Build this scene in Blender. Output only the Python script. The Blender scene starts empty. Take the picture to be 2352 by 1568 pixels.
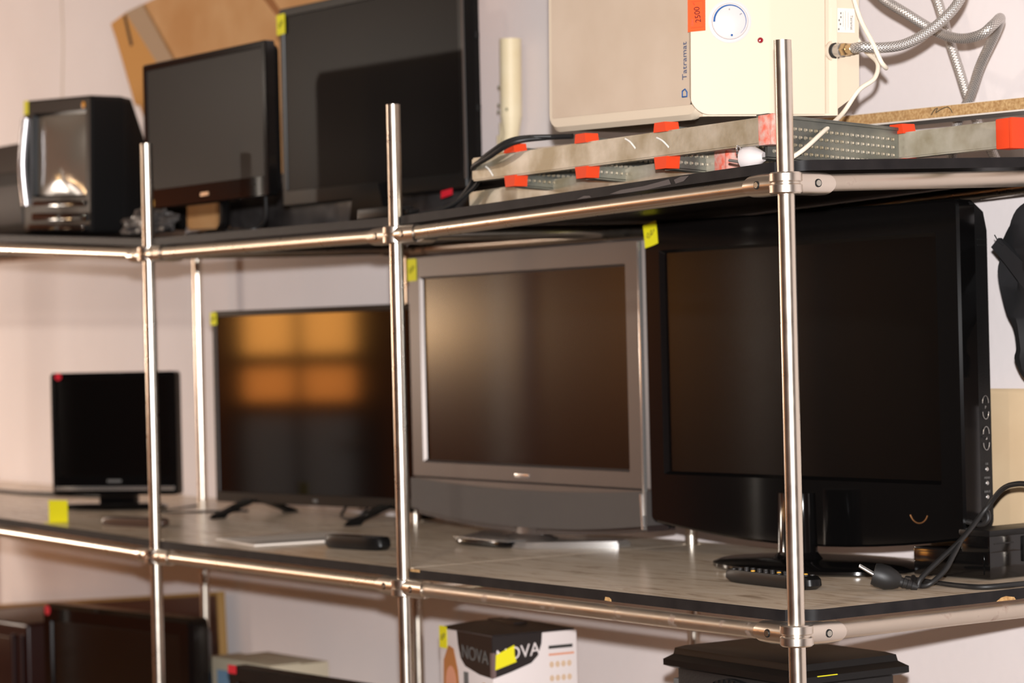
import bpy, bmesh, math, random
from mathutils import Vector, Matrix
random.seed(7)
sc = bpy.context.scene
C = sc.collection
PI = math.pi

# ------------------------------------------------------------------ camera
CAMZ = 1.45
CAM = Vector((2.792, -2.307, CAMZ))
fwd = Vector((-.836, .549, 0)).normalized()
ROLL = .024
rt = fwd.cross(Vector((0, 0, 1)))
r_ = rt * math.cos(ROLL) - Vector((0, 0, 1)) * math.sin(ROLL)
u_ = Vector((0, 0, 1)) * math.cos(ROLL) + rt * math.sin(ROLL)
cd = bpy.data.cameras.new('camera')
cd.sensor_width = 36.0
cd.lens = 5800 / 2352 * 36
cd.clip_start = .05
cd.dof.use_dof = True
cd.dof.focus_distance = 3.66
cd.dof.aperture_fstop = 4.9
cam = bpy.data.objects.new('camera', cd)
M = Matrix.Identity(4)
for i in range(3):
    M[i][0], M[i][1], M[i][2], M[i][3] = r_[i], u_[i], -fwd[i], CAM[i]
cam.matrix_world = M
C.objects.link(cam)
sc.camera = cam

# ------------------------------------------------------------------ world, flash, exposure
w = bpy.data.worlds.new('world'); sc.world = w
w.use_nodes = True
w.node_tree.nodes['Background'].inputs[0].default_value = (.9, .8, .7, 1)
w.node_tree.nodes['Background'].inputs[1].default_value = .05
sc.view_settings.view_transform = 'Standard'
sc.view_settings.look = 'None'
sc.view_settings.gamma = 1
sc.view_settings.use_curve_mapping = False
sc.view_settings.exposure = 0.0

def area_light(name, loc, target, size, power, color, spread=PI):
    l = bpy.data.lights.new(name, 'AREA'); l.shape = 'DISK'; l.size = size
    l.energy = power; l.color = color; l.spread = spread
    o = bpy.data.objects.new(name, l); C.objects.link(o)
    o.location = loc
    o.rotation_euler = (Vector(target) - Vector(loc)).to_track_quat('-Z', 'Y').to_euler()
    return o
# flash unit on top of the camera
area_light('camera_flash', CAM + u_ * .16 - fwd * .02, CAM + u_ * .16 + fwd * 4 - rt * .45, .05, 95, (1, .985, .985), math.radians(108))

# ------------------------------------------------------------------ materials
def srgb(*c):
    return tuple((v / 255 / 12.92 if v / 255 <= .04045 else ((v / 255 + .055) / 1.055) ** 2.4) for v in c) + (1,)

MATS = {}
def mat(name, col, rough=.5, metal=0., spec=.5, coat=0., var=None, vscale=8., bump=0., bscale=200., stretch=(1, 1, 1), emis=None, estr=0., alpha=None):
    if name in MATS: return MATS[name]
    m = bpy.data.materials.new(name); m.use_nodes = True
    nt = m.node_tree; b = nt.nodes['Principled BSDF']
    b.inputs['Base Color'].default_value = col
    b.inputs['Roughness'].default_value = rough
    b.inputs['Metallic'].default_value = metal
    b.inputs['Specular IOR Level'].default_value = spec
    b.inputs['Coat Weight'].default_value = coat
    b.inputs['Coat Roughness'].default_value = .06
    if emis:
        b.inputs['Emission Color'].default_value = emis
        b.inputs['Emission Strength'].default_value = estr
    if var or bump:
        tc = nt.nodes.new('ShaderNodeTexCoord'); mp = nt.nodes.new('ShaderNodeMapping')
        mp.inputs['Scale'].default_value = stretch
        nt.links.new(tc.outputs['Object'], mp.inputs['Vector'])
    if var:
        n = nt.nodes.new('ShaderNodeTexNoise'); n.inputs['Scale'].default_value = vscale
        n.inputs['Detail'].default_value = 6
        nt.links.new(mp.outputs[0], n.inputs['Vector'])
        r = nt.nodes.new('ShaderNodeValToRGB')
        r.color_ramp.elements[0].position = .35; r.color_ramp.elements[1].position = .68
        r.color_ramp.elements[0].color = var; r.color_ramp.elements[1].color = col
        nt.links.new(n.outputs[0], r.inputs[0]); nt.links.new(r.outputs[0], b.inputs['Base Color'])
    if bump:
        n2 = nt.nodes.new('ShaderNodeTexNoise'); n2.inputs['Scale'].default_value = bscale
        bp = nt.nodes.new('ShaderNodeBump'); bp.inputs['Strength'].default_value = bump
        bp.inputs['Distance'].default_value = .002
        nt.links.new(mp.outputs[0], n2.inputs['Vector'])
        nt.links.new(n2.outputs[0], bp.inputs['Height']); nt.links.new(bp.outputs[0], b.inputs['Normal'])
    MATS[name] = m
    return m

def rust_metal(name, base, rough, spot, lo, hi, scale, streak=None):
    m = mat(name, base, rough, 1.0)
    nt = m.node_tree; b = nt.nodes['Principled BSDF']
    tc = nt.nodes.new('ShaderNodeTexCoord')
    n = nt.nodes.new('ShaderNodeTexNoise'); n.inputs['Scale'].default_value = scale; n.inputs['Detail'].default_value = 4
    nt.links.new(tc.outputs['Object'], n.inputs['Vector'])
    r = nt.nodes.new('ShaderNodeValToRGB')
    r.color_ramp.elements[0].position = lo; r.color_ramp.elements[1].position = hi
    r.color_ramp.elements[0].color = (0, 0, 0, 1); r.color_ramp.elements[1].color = (1, 1, 1, 1)
    nt.links.new(n.outputs[0], r.inputs[0])
    mx = nt.nodes.new('ShaderNodeMix'); mx.data_type = 'RGBA'
    mx.inputs[6].default_value = base; mx.inputs[7].default_value = spot
    nt.links.new(r.outputs[0], mx.inputs[0]); nt.links.new(mx.outputs[2], b.inputs['Base Color'])
    mp = nt.nodes.new('ShaderNodeMapRange'); mp.inputs[3].default_value = 1.; mp.inputs[4].default_value = .15
    nt.links.new(r.outputs[0], mp.inputs[0]); nt.links.new(mp.outputs[0], b.inputs['Metallic'])
    # roughness broken by a fine film of dirt
    n3 = nt.nodes.new('ShaderNodeTexNoise'); n3.inputs['Scale'].default_value = 35
    nt.links.new(tc.outputs['Object'], n3.inputs['Vector'])
    mr = nt.nodes.new('ShaderNodeMapRange'); mr.inputs[1].default_value = .3; mr.inputs[2].default_value = .7
    mr.inputs[3].default_value = rough * .92; mr.inputs[4].default_value = rough * 1.1
    nt.links.new(n3.outputs[0], mr.inputs[0])
    ad = nt.nodes.new('ShaderNodeMath'); ad.operation = 'MAXIMUM'
    sc_ = nt.nodes.new('ShaderNodeMath'); sc_.operation = 'MULTIPLY'; sc_.inputs[1].default_value = .6
    nt.links.new(r.outputs[0], sc_.inputs[0])
    nt.links.new(mr.outputs[0], ad.inputs[0]); nt.links.new(sc_.outputs[0], ad.inputs[1])
    nt.links.new(ad.outputs[0], b.inputs['Roughness'])
    return m

mWall = mat('plaster_wall', srgb(240, 231, 230), .85, var=srgb(234, 224, 222), vscale=2.2, bump=.25, bscale=60)
mCeil = mat('ceiling_paint', srgb(150, 143, 136), .9)
mFloor = mat('floor_laminate', srgb(120, 88, 60), .4, var=srgb(92, 62, 40), vscale=4, stretch=(1, 8, 1))
mPanel = mat('ochre_wall', srgb(150, 86, 40), .55, var=srgb(128, 68, 28), vscale=3, stretch=(6, 6, .6))
mGreyWall = mat('upper_grey_wall', srgb(78, 72, 68), .8)
mWard = mat('dark_wardrobe', srgb(38, 28, 24), .5)
chrome = rust_metal('chrome_tube', srgb(222, 212, 198), .29, srgb(120, 84, 56), .79, .86, 60)
chromeRust = rust_metal('rusty_chrome', srgb(206, 194, 180), .42, srgb(128, 78, 50), .64, .78, 26)
clampM = rust_metal('clamp_chrome', srgb(222, 212, 200), .3, srgb(120, 92, 60), .76, .82, 120)
steelScrew = mat('screw_steel', srgb(190, 188, 178), .3, 1.)
mDark = mat('dark_hole', srgb(14, 13, 12), .6)
blackEdge = mat('black_edge_band', srgb(24, 22, 23), .5, spec=.15, var=srgb(34, 31, 31), vscale=30)
blackTop = mat('black_board', srgb(26, 22, 21), .4, spec=.3, var=srgb(26, 22, 21), vscale=8)
chip = mat('bare_chipboard', srgb(205, 165, 110), .8, var=srgb(170, 126, 76), vscale=160)
gPlastic = mat('gloss_black_plastic', srgb(11, 10, 10), .10, spec=.5)
sPlastic = mat('satin_black_plastic', srgb(15, 14, 14), .38, spec=.28)
tPlastic = mat('textured_black_plastic', srgb(18, 17, 17), .5, spec=.3, bump=.3, bscale=600)
scrGloss = mat('gloss_screen', srgb(6, 5, 5), .07, spec=.6)
scrDark = mat('smoked_screen', srgb(5, 4, 4), .22, spec=.5)
scrMatte = mat('matte_screen', srgb(10, 6, 4), .17, spec=.5)
scrMatte2 = mat('matte_screen_grey', srgb(20, 17, 16), .36, spec=.1)
silverP = mat('silver_grey_paint', srgb(96, 86, 80), .36, .35, var=srgb(90, 80, 75), vscale=400)
silverD = mat('dark_grey_grille', srgb(72, 67, 65), .5, .2, bump=.4, bscale=900)
silverB = mat('bright_silver', srgb(190, 186, 182), .22, .8)
yellowS = mat('yellow_sticker', srgb(232, 222, 22), .6)
redS = mat('red_sticker', srgb(205, 22, 44), .5)
greenS = mat('green_sticker', srgb(60, 190, 90), .5)
orangeS = mat('orange_sticker', srgb(226, 84, 40), .7, spec=.1)
ink = mat('dark_ink', srgb(50, 20, 28), .7, spec=.1)
inkO = mat('olive_ink', srgb(120, 112, 20), .7)
cardM = mat('cardboard', srgb(212, 164, 112), .8, var=srgb(198, 144, 88), vscale=6)
cardM2 = mat('cardboard_ochre', srgb(208, 150, 78), .75)
tapeM = mat('packing_tape', srgb(190, 164, 136), .25)
heaterW = mat('cream_enamel', srgb(212, 195, 173), .45, spec=.12)
heaterP = mat('beige_panel', srgb(198, 178, 158), .4, spec=.3, var=srgb(191, 170, 149), vscale=10)
heaterWhite = mat('white_knob', srgb(204, 194, 192), .3, spec=.3)
blueP = mat('blue_print', srgb(34, 82, 140), .6, spec=.1)
slateP = mat('slate_blue_print', srgb(72, 84, 116), .6, spec=.1)
greyP = mat('grey_print', srgb(104, 102, 100), .6, spec=.15)
darkP = mat('black_print', srgb(40, 40, 38), .6)
ledR = mat('red_lens', srgb(140, 22, 36), .15, coat=.6)
galv = mat('galvanised_steel', srgb(196, 188, 174), .4, .5, var=srgb(150, 138, 114), vscale=16, bump=.1, bscale=150)
galvD = mat('dull_steel', srgb(118, 118, 110), .45, .7, var=srgb(90, 92, 88), vscale=20)
orangeC = mat('orange_cap', srgb(214, 66, 32), .5, spec=.2)
orangeW = mat('worn_orange_cap', srgb(218, 100, 78), .6, var=srgb(205, 170, 158), vscale=90)
paintW = mat('white_paint_splash', srgb(225, 220, 212), .7)
brass = mat('brass_nut', srgb(196, 168, 128), .28, .9)
rubberK = mat('black_rubber', srgb(26, 25, 25), .5)
cordW = mat('white_cord', srgb(236, 224, 204), .5)
creamPl = mat('cream_plastic', srgb(240, 224, 190), .5, var=srgb(232, 212, 172), vscale=14)
tanM = mat('tan_panel', srgb(218, 192, 156), .55, var=srgb(208, 180, 144), vscale=7)
paperW = mat('white_paper', srgb(228, 218, 208), .7)
boxW = mat('white_carton', srgb(224, 214, 212), .55)
boxK = mat('carton_black', srgb(26, 20, 20), .35)
hairM = mat('print_hair', srgb(176, 112, 58), .6)
skinM = mat('print_skin', srgb(214, 148, 118), .6)
goldP = mat('print_gold', srgb(186, 140, 30), .5)
tanP = mat('print_tan', srgb(206, 178, 150), .6)
veneer = mat('brown_veneer', srgb(62, 34, 26), .3, var=srgb(44, 24, 20), vscale=4, stretch=(.4, 4, 4))
goldE = mat('gold_edge', srgb(150, 116, 64), .5)
maroon = mat('maroon_gloss', srgb(40, 20, 18), .3, spec=.3)
clothM = mat('black_cloth', srgb(30, 29, 31), .75, var=srgb(22, 21, 23), vscale=12, bump=.2, bscale=80)
crtGlass = mat('crt_glass', srgb(116, 108, 98), .12, spec=.6)
speakerM = mat('speaker_carpet', srgb(24, 22, 22), .6, bump=.3, bscale=300)
warmGlow = mat('warm_pane_glow', srgb(255, 190, 110), .5, emis=srgb(255, 170, 80), estr=9)
warmGlow2 = mat('warm_pane_dim', srgb(255, 170, 90), .5, emis=srgb(255, 150, 66), estr=6)
bulbM = mat('bulb_glow', srgb(255, 220, 170), .4, emis=srgb(255, 196, 120), estr=26)
doorGrey = mat('blue_grey_door', srgb(196, 204, 214), .5)
woodD = mat('dark_wood', srgb(70, 42, 26), .5)

def marble():
    m = mat('marble_laminate', srgb(190, 172, 152), .26)
    nt = m.node_tree; b = nt.nodes['Principled BSDF']
    tc = nt.nodes.new('ShaderNodeTexCoord'); mp = nt.nodes.new('ShaderNodeMapping')
    mp.inputs['Scale'].default_value = (5, 26, 1)
    mp.inputs['Rotation'].default_value = (0, 0, .12)
    n = nt.nodes.new('ShaderNodeTexNoise'); n.inputs['Scale'].default_value = 1.6
    n.inputs['Detail'].default_value = 8; n.inputs['Roughness'].default_value = .62; n.inputs['Distortion'].default_value = .6
    r = nt.nodes.new('ShaderNodeValToRGB')
    e = r.color_ramp.elements
    e[0].position = .30; e[0].color = srgb(178, 154, 130)
    e[1].position = .66; e[1].color = srgb(244, 226, 204)
    k = e.new(.45); k.color = srgb(230, 208, 182)
    nt.links.new(tc.outputs['Object'], mp.inputs[0]); nt.links.new(mp.outputs[0], n.inputs[0])
    nt.links.new(n.outputs[0], r.inputs[0]); nt.links.new(r.outputs[0], b.inputs['Base Color'])
    return m
marbleM = marble()

def braid():
    m = mat('braided_steel', srgb(206, 200, 194), .3, .6)
    nt = m.node_tree; b = nt.nodes['Principled BSDF']
    uv = nt.nodes.new('ShaderNodeUVMap')
    ws = []
    for a in (1, -1):
        mp = nt.nodes.new('ShaderNodeMapping'); mp.inputs['Rotation'].default_value = (0, 0, a * .75)
        wv = nt.nodes.new('ShaderNodeTexWave'); wv.inputs['Scale'].default_value = 1.0
        wv.wave_profile = 'SIN'
        nt.links.new(uv.outputs[0], mp.inputs[0]); nt.links.new(mp.outputs[0], wv.inputs[0])
        ws.append(wv)
    mx = nt.nodes.new('ShaderNodeMath'); mx.operation = 'MULTIPLY'
    nt.links.new(ws[0].outputs['Fac'], mx.inputs[0]); nt.links.new(ws[1].outputs['Fac'], mx.inputs[1])
    bp = nt.nodes.new('ShaderNodeBump'); bp.inputs['Strength'].default_value = .6; bp.inputs['Distance'].default_value = .0008
    nt.links.new(mx.outputs[0], bp.inputs['Height']); nt.links.new(bp.outputs[0], b.inputs['Normal'])
    r = nt.nodes.new('ShaderNodeValToRGB')
    r.color_ramp.elements[0].color = srgb(150, 142, 136); r.color_ramp.elements[1].color = srgb(236, 230, 224)
    r.color_ramp.elements[1].position = .6
    nt.links.new(mx.outputs[0], r.inputs[0]); nt.links.new(r.outputs[0], b.inputs['Base Color'])
    return m
braidM = braid()

# ------------------------------------------------------------------ mesh helpers
def box(bm, x0, x1, y0, y1, z0, z1, bev=0, seg=2):
    r = bmesh.ops.create_cube(bm, size=1)
    vs = r['verts']
    for v in vs:
        v.co = Vector(((x0 + x1) / 2 + v.co.x * (x1 - x0), (y0 + y1) / 2 + v.co.y * (y1 - y0), (z0 + z1) / 2 + v.co.z * (z1 - z0)))
    if bev > 0:
        es = {e for v in vs for e in v.link_edges}
        bmesh.ops.bevel(bm, geom=list(es), offset=bev, segments=seg, affect='EDGES', profile=.6)
    return bm

def bx(*a, **k):
    return box(bmesh.new(), *a, **k)

def frame_of(d):
    d = d.normalized()
    a = Vector((0, 0, 1)) if abs(d.z) < .9 else Vector((1, 0, 0))
    s = d.cross(a).normalized(); t = s.cross(d).normalized()
    return s, t

def cyl(bm, p, q, r0, r1=None, n=24, cap=True):
    p, q = Vector(p), Vector(q); r1 = r0 if r1 is None else r1
    s, t = frame_of(q - p)
    A = []; B = []
    for i in range(n):
        a = 2 * PI * i / n; o = s * math.cos(a) + t * math.sin(a)
        A.append(bm.verts.new(p + o * r0)); B.append(bm.verts.new(q + o * r1))
    for i in range(n):
        j = (i + 1) % n
        bm.faces.new((A[i], A[j], B[j], B[i]))
    if cap:
        bm.faces.new(A[::-1]); bm.faces.new(B)
    return bm

def smooth_path(pts, sub=8):
    P = [Vector(p) for p in pts]; out = []
    for i in range(len(P) - 1):
        a = P[max(i - 1, 0)]; b = P[i]; c = P[i + 1]; d = P[min(i + 2, len(P) - 1)]
        for k in range(sub):
            t = k / sub
            out.append(.5 * ((2 * b) + (c - a) * t + (2 * a - 5 * b + 4 * c - d) * t * t + (3 * b - a - 3 * c + d) * t ** 3))
    out.append(P[-1])
    return out

def tube(bm, pts, r, n=12, sub=8, uvk=None):
    P = smooth_path(pts, sub) if sub else [Vector(p) for p in pts]
    rings = []; s = None; L = 0; uv = bm.loops.layers.uv.verify() if uvk else None; Ls = []
    for i, p in enumerate(P):
        d = (P[min(i + 1, len(P) - 1)] - P[max(i - 1, 0)]).normalized()
        if s is None: s, _ = frame_of(d)
        s = (s - d * s.dot(d)).normalized(); t = d.cross(s)
        rings.append([bm.verts.new(p + (s * math.cos(2 * PI * k / n) + t * math.sin(2 * PI * k / n)) * r) for k in range(n)])
        if i: L += (p - P[i - 1]).length
        Ls.append(L)
    for i in range(len(rings) - 1):
        for k in range(n):
            j = (k + 1) % n
            f = bm.faces.new((rings[i][k], rings[i][j], rings[i + 1][j], rings[i + 1][k]))
            if uvk:
                for lp, (a, b) in zip(f.loops, ((k, i), (k + 1, i), (k + 1, i + 1), (k, i + 1))):
                    lp[uv].uv = (a / n * uvk, Ls[b] / (2 * PI * r) * uvk)
    bm.faces.new(rings[0][::-1]); bm.faces.new(rings[-1])
    return bm

def prism(bm, poly, a, b, axis='y'):
    """poly of 2d points extruded along an axis from a to b"""
    def mk(p, h):
        if axis == 'y': return Vector((p[0], h, p[1]))
        if axis == 'z': return Vector((p[0], p[1], h))
        return Vector((h, p[0], p[1]))
    A = [bm.verts.new(mk(p, a)) for p in poly]; B = [bm.verts.new(mk(p, b)) for p in poly]
    n = len(poly)
    f1 = bm.faces.new(A); f2 = bm.faces.new(B[::-1])
    for i in range(n):
        j = (i + 1) % n
        bm.faces.new((A[j], A[i], B[i], B[j]))
    bmesh.ops.recalc_face_normals(bm, faces=bm.faces)
    return bm

def lathe(bm, prof, n=32, axis='z', org=(0, 0, 0)):
    """prof list of (radius, height)"""
    org = Vector(org); rings = []
    for r, h in prof:
        ring = []
        for k in range(n):
            a = 2 * PI * k / n; c, s = r * math.cos(a), r * math.sin(a)
            p = {'z': (c, s, h), 'y': (c, h, s), 'x': (h, c, s)}[axis]
            ring.append(bm.verts.new(org + Vector(p)))
        rings.append(ring)
    for i in range(len(rings) - 1):
        for k in range(n):
            j = (k + 1) % n
            bm.faces.new((rings[i][k], rings[i][j], rings[i + 1][j], rings[i + 1][k]))
    bm.faces.new(rings[0]); bm.faces.new(rings[-1])
    bmesh.ops.recalc_face_normals(bm, faces=bm.faces)
    return bm

def loft(bm, loops, capA=True, capB=True):
    R = [[bm.verts.new(Vector(p)) for p in l] for l in loops]
    n = len(R[0])
    for i in range(len(R) - 1):
        for k in range(n):
            j = (k + 1) % n
            bm.faces.new((R[i][k], R[i][j], R[i + 1][j], R[i + 1][k]))
    if capA: bm.faces.new(R[0][::-1])
    if capB: bm.faces.new(R[-1])
    bmesh.ops.recalc_face_normals(bm, faces=bm.faces)
    return bm

def outline(x0, x1, z0, z1, r, bulge=0, nb=12, k=4):
    P = []
    def arc(cx, cz, a0):
        for i in range(k + 1):
            a = a0 + PI / 2 * i / k
            P.append((cx + r * math.cos(a), cz + r * math.sin(a)))
    arc(x0 + r, z0 + r, PI)
    for i in range(1, nb):
        t = i / nb; P.append((x0 + r + (x1 - x0 - 2 * r) * t, z0 - bulge * (1 - (2 * t - 1) ** 2)))
    arc(x1 - r, z0 + r, -PI / 2); arc(x1 - r, z1 - r, 0); arc(x0 + r, z1 - r, PI / 2)
    return P

def Y(poly, y): return [(p[0], y, p[1]) for p in poly]

def obj(name, bm, m, parent=None, smooth=True):
    me = bpy.data.meshes.new(name)
    bm.to_mesh(me); bm.free()
    if smooth:
        for p in me.polygons: p.use_smooth = True
        me.set_sharp_from_angle(angle=math.radians(38))
    me.materials.append(m)
    o = bpy.data.objects.new(name, me); C.objects.link(o)
    if parent: o.parent = parent
    return o

def thing(name, label, cat, loc=(0, 0, 0), rotz=0, group=None, rot=None):
    o = bpy.data.objects.new(name, None); C.objects.link(o)
    o.empty_display_size = .05
    o.location = loc; o.rotation_euler = rot if rot else (0, 0, rotz)
    o['label'] = label; o['category'] = cat
    if group: o['group'] = group
    return o

def tag(o, label, cat, group=None):
    o['label'] = label; o['category'] = cat
    if group: o['group'] = group
    return o

def struct(name, bm, m, parent=None):
    o = obj(name, bm, m, parent)
    if not parent: o['kind'] = 'structure'
    return o

def text_bm(s, size, M4, depth=.0002, align='CENTER', shear=0.):
    cu = bpy.data.curves.new('lettering', 'FONT'); cu.body = s; cu.size = size
    cu.align_x = align; cu.align_y = 'CENTER'; cu.extrude = depth; cu.shear = shear
    to = bpy.data.objects.new('lettering', cu); C.objects.link(to)
    dg = bpy.context.evaluated_depsgraph_get()
    me = bpy.data.meshes.new_from_object(to.evaluated_get(dg))
    bm = bmesh.new(); bm.from_mesh(me)
    bmesh.ops.transform(bm, matrix=M4, verts=bm.verts)
    bpy.data.objects.remove(to); bpy.data.curves.remove(cu); bpy.data.meshes.remove(me)
    return bm

def plane_mat(o, ex, ey):
    ex, ey = Vector(ex).normalized(), Vector(ey).normalized(); ez = ex.cross(ey)
    return Matrix(((ex.x, ey.x, ez.x, o[0]), (ex.y, ey.y, ez.y, o[1]), (ex.z, ey.z, ez.z, o[2]), (0, 0, 0, 1)))

def sticker(parent, x, z, w, h, m, y=-.0008, rot=0., scrib=True, skew=0., name='price_sticker', label=None):
    """a stuck-on paper slip on a front face (local y = front)"""
    bm = bmesh.new()
    n = 4; L = []
    for yy in (y, y - .0006):
        ring = []
        for (a, b) in ((-1, -1), (0, -1.03), (1, -1), (1.02, 0), (1, 1), (0, 1.02), (-1, 1), (-.98, 0)):
            px, pz = a * w / 2, b * h / 2 + skew * a * w / 2
            c, s = math.cos(rot), math.sin(rot)
            ring.append((x + px * c - pz * s, yy, z + px * s + pz * c))
        L.append(ring)
    loft(bm, L)
    o = obj(name, bm, m, parent, False)
    if label: o['label'] = label
    if scrib:
        b2 = bmesh.new()
        pts = [(-.28, -.14), (-.2, .1), (-.1, .02), (-.18, -.16), (0, -.1), (.02, .12), (.1, .2), (.12, .05), (.06, -.05), (.2, .02), (.28, .22), (.32, .1)]
        tube(b2, [(x + a * w, y - .0008, z + b * h * .9 + skew * a * w) for a, b in pts], .0007, 5, 3)
        obj('handwriting', b2, inkO, o)
    return o

def screen(parent, x0, x1, z0, z1, y, m, name='screen'):
    bm = bmesh.new()
    loft(bm, [Y(outline(x0, x1, z0, z1, .002, 0, 2, 1), y + .004), Y(outline(x0, x1, z0, z1, .002, 0, 2, 1), y)])
    return obj(name, bm, m, parent, False)

def bezel(parent, w, z0, z1, b, d, m, r=.012, bulge=0., rec=.004, ch=.003, ir=.002, name='bezel'):
    """ring frame; b = (left,right,top,bottom) widths"""
    x0, x1 = -w / 2, w / 2
    o0 = outline(x0, x1, z0, z1, r, bulge)
    o1 = outline(x0 + ch, x1 - ch, z0 + ch, z1 - ch, max(r - ch, .0015), bulge)
    i0 = outline(x0 + b[0], x1 - b[1], z0 + b[3], z1 - b[2], ir)
    i1 = outline(x0 + b[0] + rec * .6, x1 - b[1] - rec * .6, z0 + b[3] + rec * .6, z1 - b[2] - rec * .6, ir)
    bm = bmesh.new()
    loft(bm, [Y(o0, d), Y(o0, ch), Y(o1, 0), Y(i0, 0), Y(i1, rec)], capA=True, capB=False)
    return obj(name, bm, m, parent)

def back_cover(parent, w, z0, z1, y0, steps, m, name='back_cover'):
    """steps: (inset_x, inset_bottom, inset_top, y)"""
    loops = []
    for ix, ib, it, y in steps:
        loops.append(Y(outline(-w / 2 + ix, w / 2 - ix, z0 + ib, z1 - it, .015), y))
    return obj(name, loft(bmesh.new(), loops), m, parent)

# ------------------------------------------------------------------ the room
XL, XR, YF, YB, ZC = -8.4, 5.2, -4.2, .72, 3.1
struct('floor', bx(XL, XR, YF, YB, -.1, 0), mFloor)
struct('ceiling', bx(XL, XR, YF, YB, ZC, ZC + .1), mCeil)
wb = struct('wall_back', bx(XL, XR, YB, YB + .1, 0, ZC), mWall)
bm = bmesh.new()
tube(bm, [(-4.205, YB, 3.0), (-4.20, YB, 2.7), (-4.212, YB, 2.5), (-4.208, YB, 2.38), (-4.226, YB, 2.2), (-4.23, YB, 2.0)], .0035, 6, 4)  # thin beige ridge drawn for the crack in the wall
obj('wall_crack', bm, mat('dusty_beige', srgb(205, 186, 168), .8), wb)
wf = struct('wall_front', bx(XL, XR, YF - .1, YF, 0, 2.25), mPanel)
struct('trim_1', bx(XL, XR, YF, YF + .03, 2.22, 2.27), woodD)
struct('wall_front_upper', bx(XL, XR, YF - .1, YF, 2.25, ZC), mGreyWall)
wl = struct('wall_left', bx(XL - .1, XL, YF, YB, 0, ZC), mPanel)
struct('wall_right', bx(XR, XR + .1, YF, YB, 0, ZC), mPanel)
struct('baseboard_back', bx(XL, XR, YB - .015, YB, 0, .08, .003), woodD)
# glazed door in the opposite wall, warm light behind its panes
d1 = struct('door_1', bx(-6.46, -5.58, YF, YF + .03, 0, 2.1), woodD)
for i in range(2):
    xa = -6.36 + i * .355
    for j, (za, zb) in enumerate(((1.42, 1.90), (1.20, 1.355))):
        obj('pane', bx(xa, xa + .29, YF + .03, YF + .036, za, zb), warmGlow if j == 0 else warmGlow2, d1)
    obj('door_panel', bx(xa, xa + .29, YF + .03, YF + .05, .15, 1.13, .006), doorGrey, d1)
obj('door_handle', cyl(cyl(bmesh.new(), (-5.66, YF + .03, 1.0), (-5.66, YF + .09, 1.0), .01), (-5.66, YF + .085, 1.0), (-5.78, YF + .085, 1.0), .009), steelScrew, d1)

# dark wardrobe against the opposite wall
wd = thing('wardrobe', 'tall dark wardrobe against the ochre wall opposite the rack', 'wardrobe', (-3.3, YF + .32, 0))
obj('body', bx(-1.2, 1.2, -.3, .28, 0, 2.15, .006), mWard, wd)
for k in range(3):
    dd = obj('door', bx(-1.18 + k * .79, -.40 + k * .79, .28, .30, .06, 2.12, .004), mWard, wd)
    obj('handle', bx(-.46 + k * .79, -.445 + k * .79, .30, .32, 1.0, 1.2, .003), steelScrew, dd)

def pendant(loc, label, power, cut=.55):
    t = thing('pendant_lamp', label, 'lamp', (loc[0], loc[1], ZC))
    dz = loc[2] - ZC
    obj('cord', cyl(bmesh.new(), (0, 0, 0), (0, 0, dz + .1), .004, n=8), rubberK, t)
    obj('canopy', lathe(bmesh.new(), [(.05, 0), (.05, -.015), (.02, -.04)]), paperW, t)
    obj('socket', lathe(bmesh.new(), [(.02, dz + .1), (.022, dz + .05), (.016, dz + .045)], 16), rubberK, t)
    obj('bulb', lathe(bmesh.new(), [(.012, dz + .05), (.03, dz + .01), (.035, dz - .02), (.02, dz - .05), (.004, dz - .06)], 20), bulbM, t)
    l = bpy.data.lights.new('bulb_light', 'POINT'); l.energy = power; l.color = (1, .87, .74); l.shadow_soft_size = .05
    lo = bpy.data.objects.new('bulb_light', l); C.objects.link(lo); lo.location = (loc[0], loc[1], loc[2] - .16)
    return lo
pendant((-4.9, -2.4, 2.55), 'bare warm bulb pendant towards the glazed door', 60)
lw = pendant((-5.5, -1.15, 1.80), 'low hanging warm bulb pendant at the left end of the room', 78)
lw.data.color = (1, .86, .73); lw.data.shadow_soft_size = .2; lw.location.z -= .12
pendant((.8, -1.9, 2.75), 'bare warm bulb pendant near the wardrobe end of the room', 30)

def floor_lamp(loc):
    t = thing('floor_lamp', 'brass floor lamp with glowing globe in the far corner', 'lamp', loc)
    obj('base', lathe(bmesh.new(), [(.14, 0), (.14, .015), (.03, .03), (.012, .05)]), brass, t)
    obj('pole', cyl(bmesh.new(), (0, 0, .04), (0, 0, 1.42), .011), brass, t)
    obj('globe', lathe(bmesh.new(), [(.02, 1.40), (.08, 1.43), (.115, 1.51), (.08, 1.6), (.02, 1.63)], 24), bulbM, t)
    l = bpy.data.lights.new('globe_light', 'POINT'); l.energy = 16; l.color = (1, .72, .45); l.shadow_soft_size = .1
    lo = bpy.data.objects.new('globe_light', l); C.objects.link(lo); lo.location = (loc[0] + .2, loc[1] + .25, 1.6)
floor_lamp((-8.0, -3.45, 0))

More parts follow.
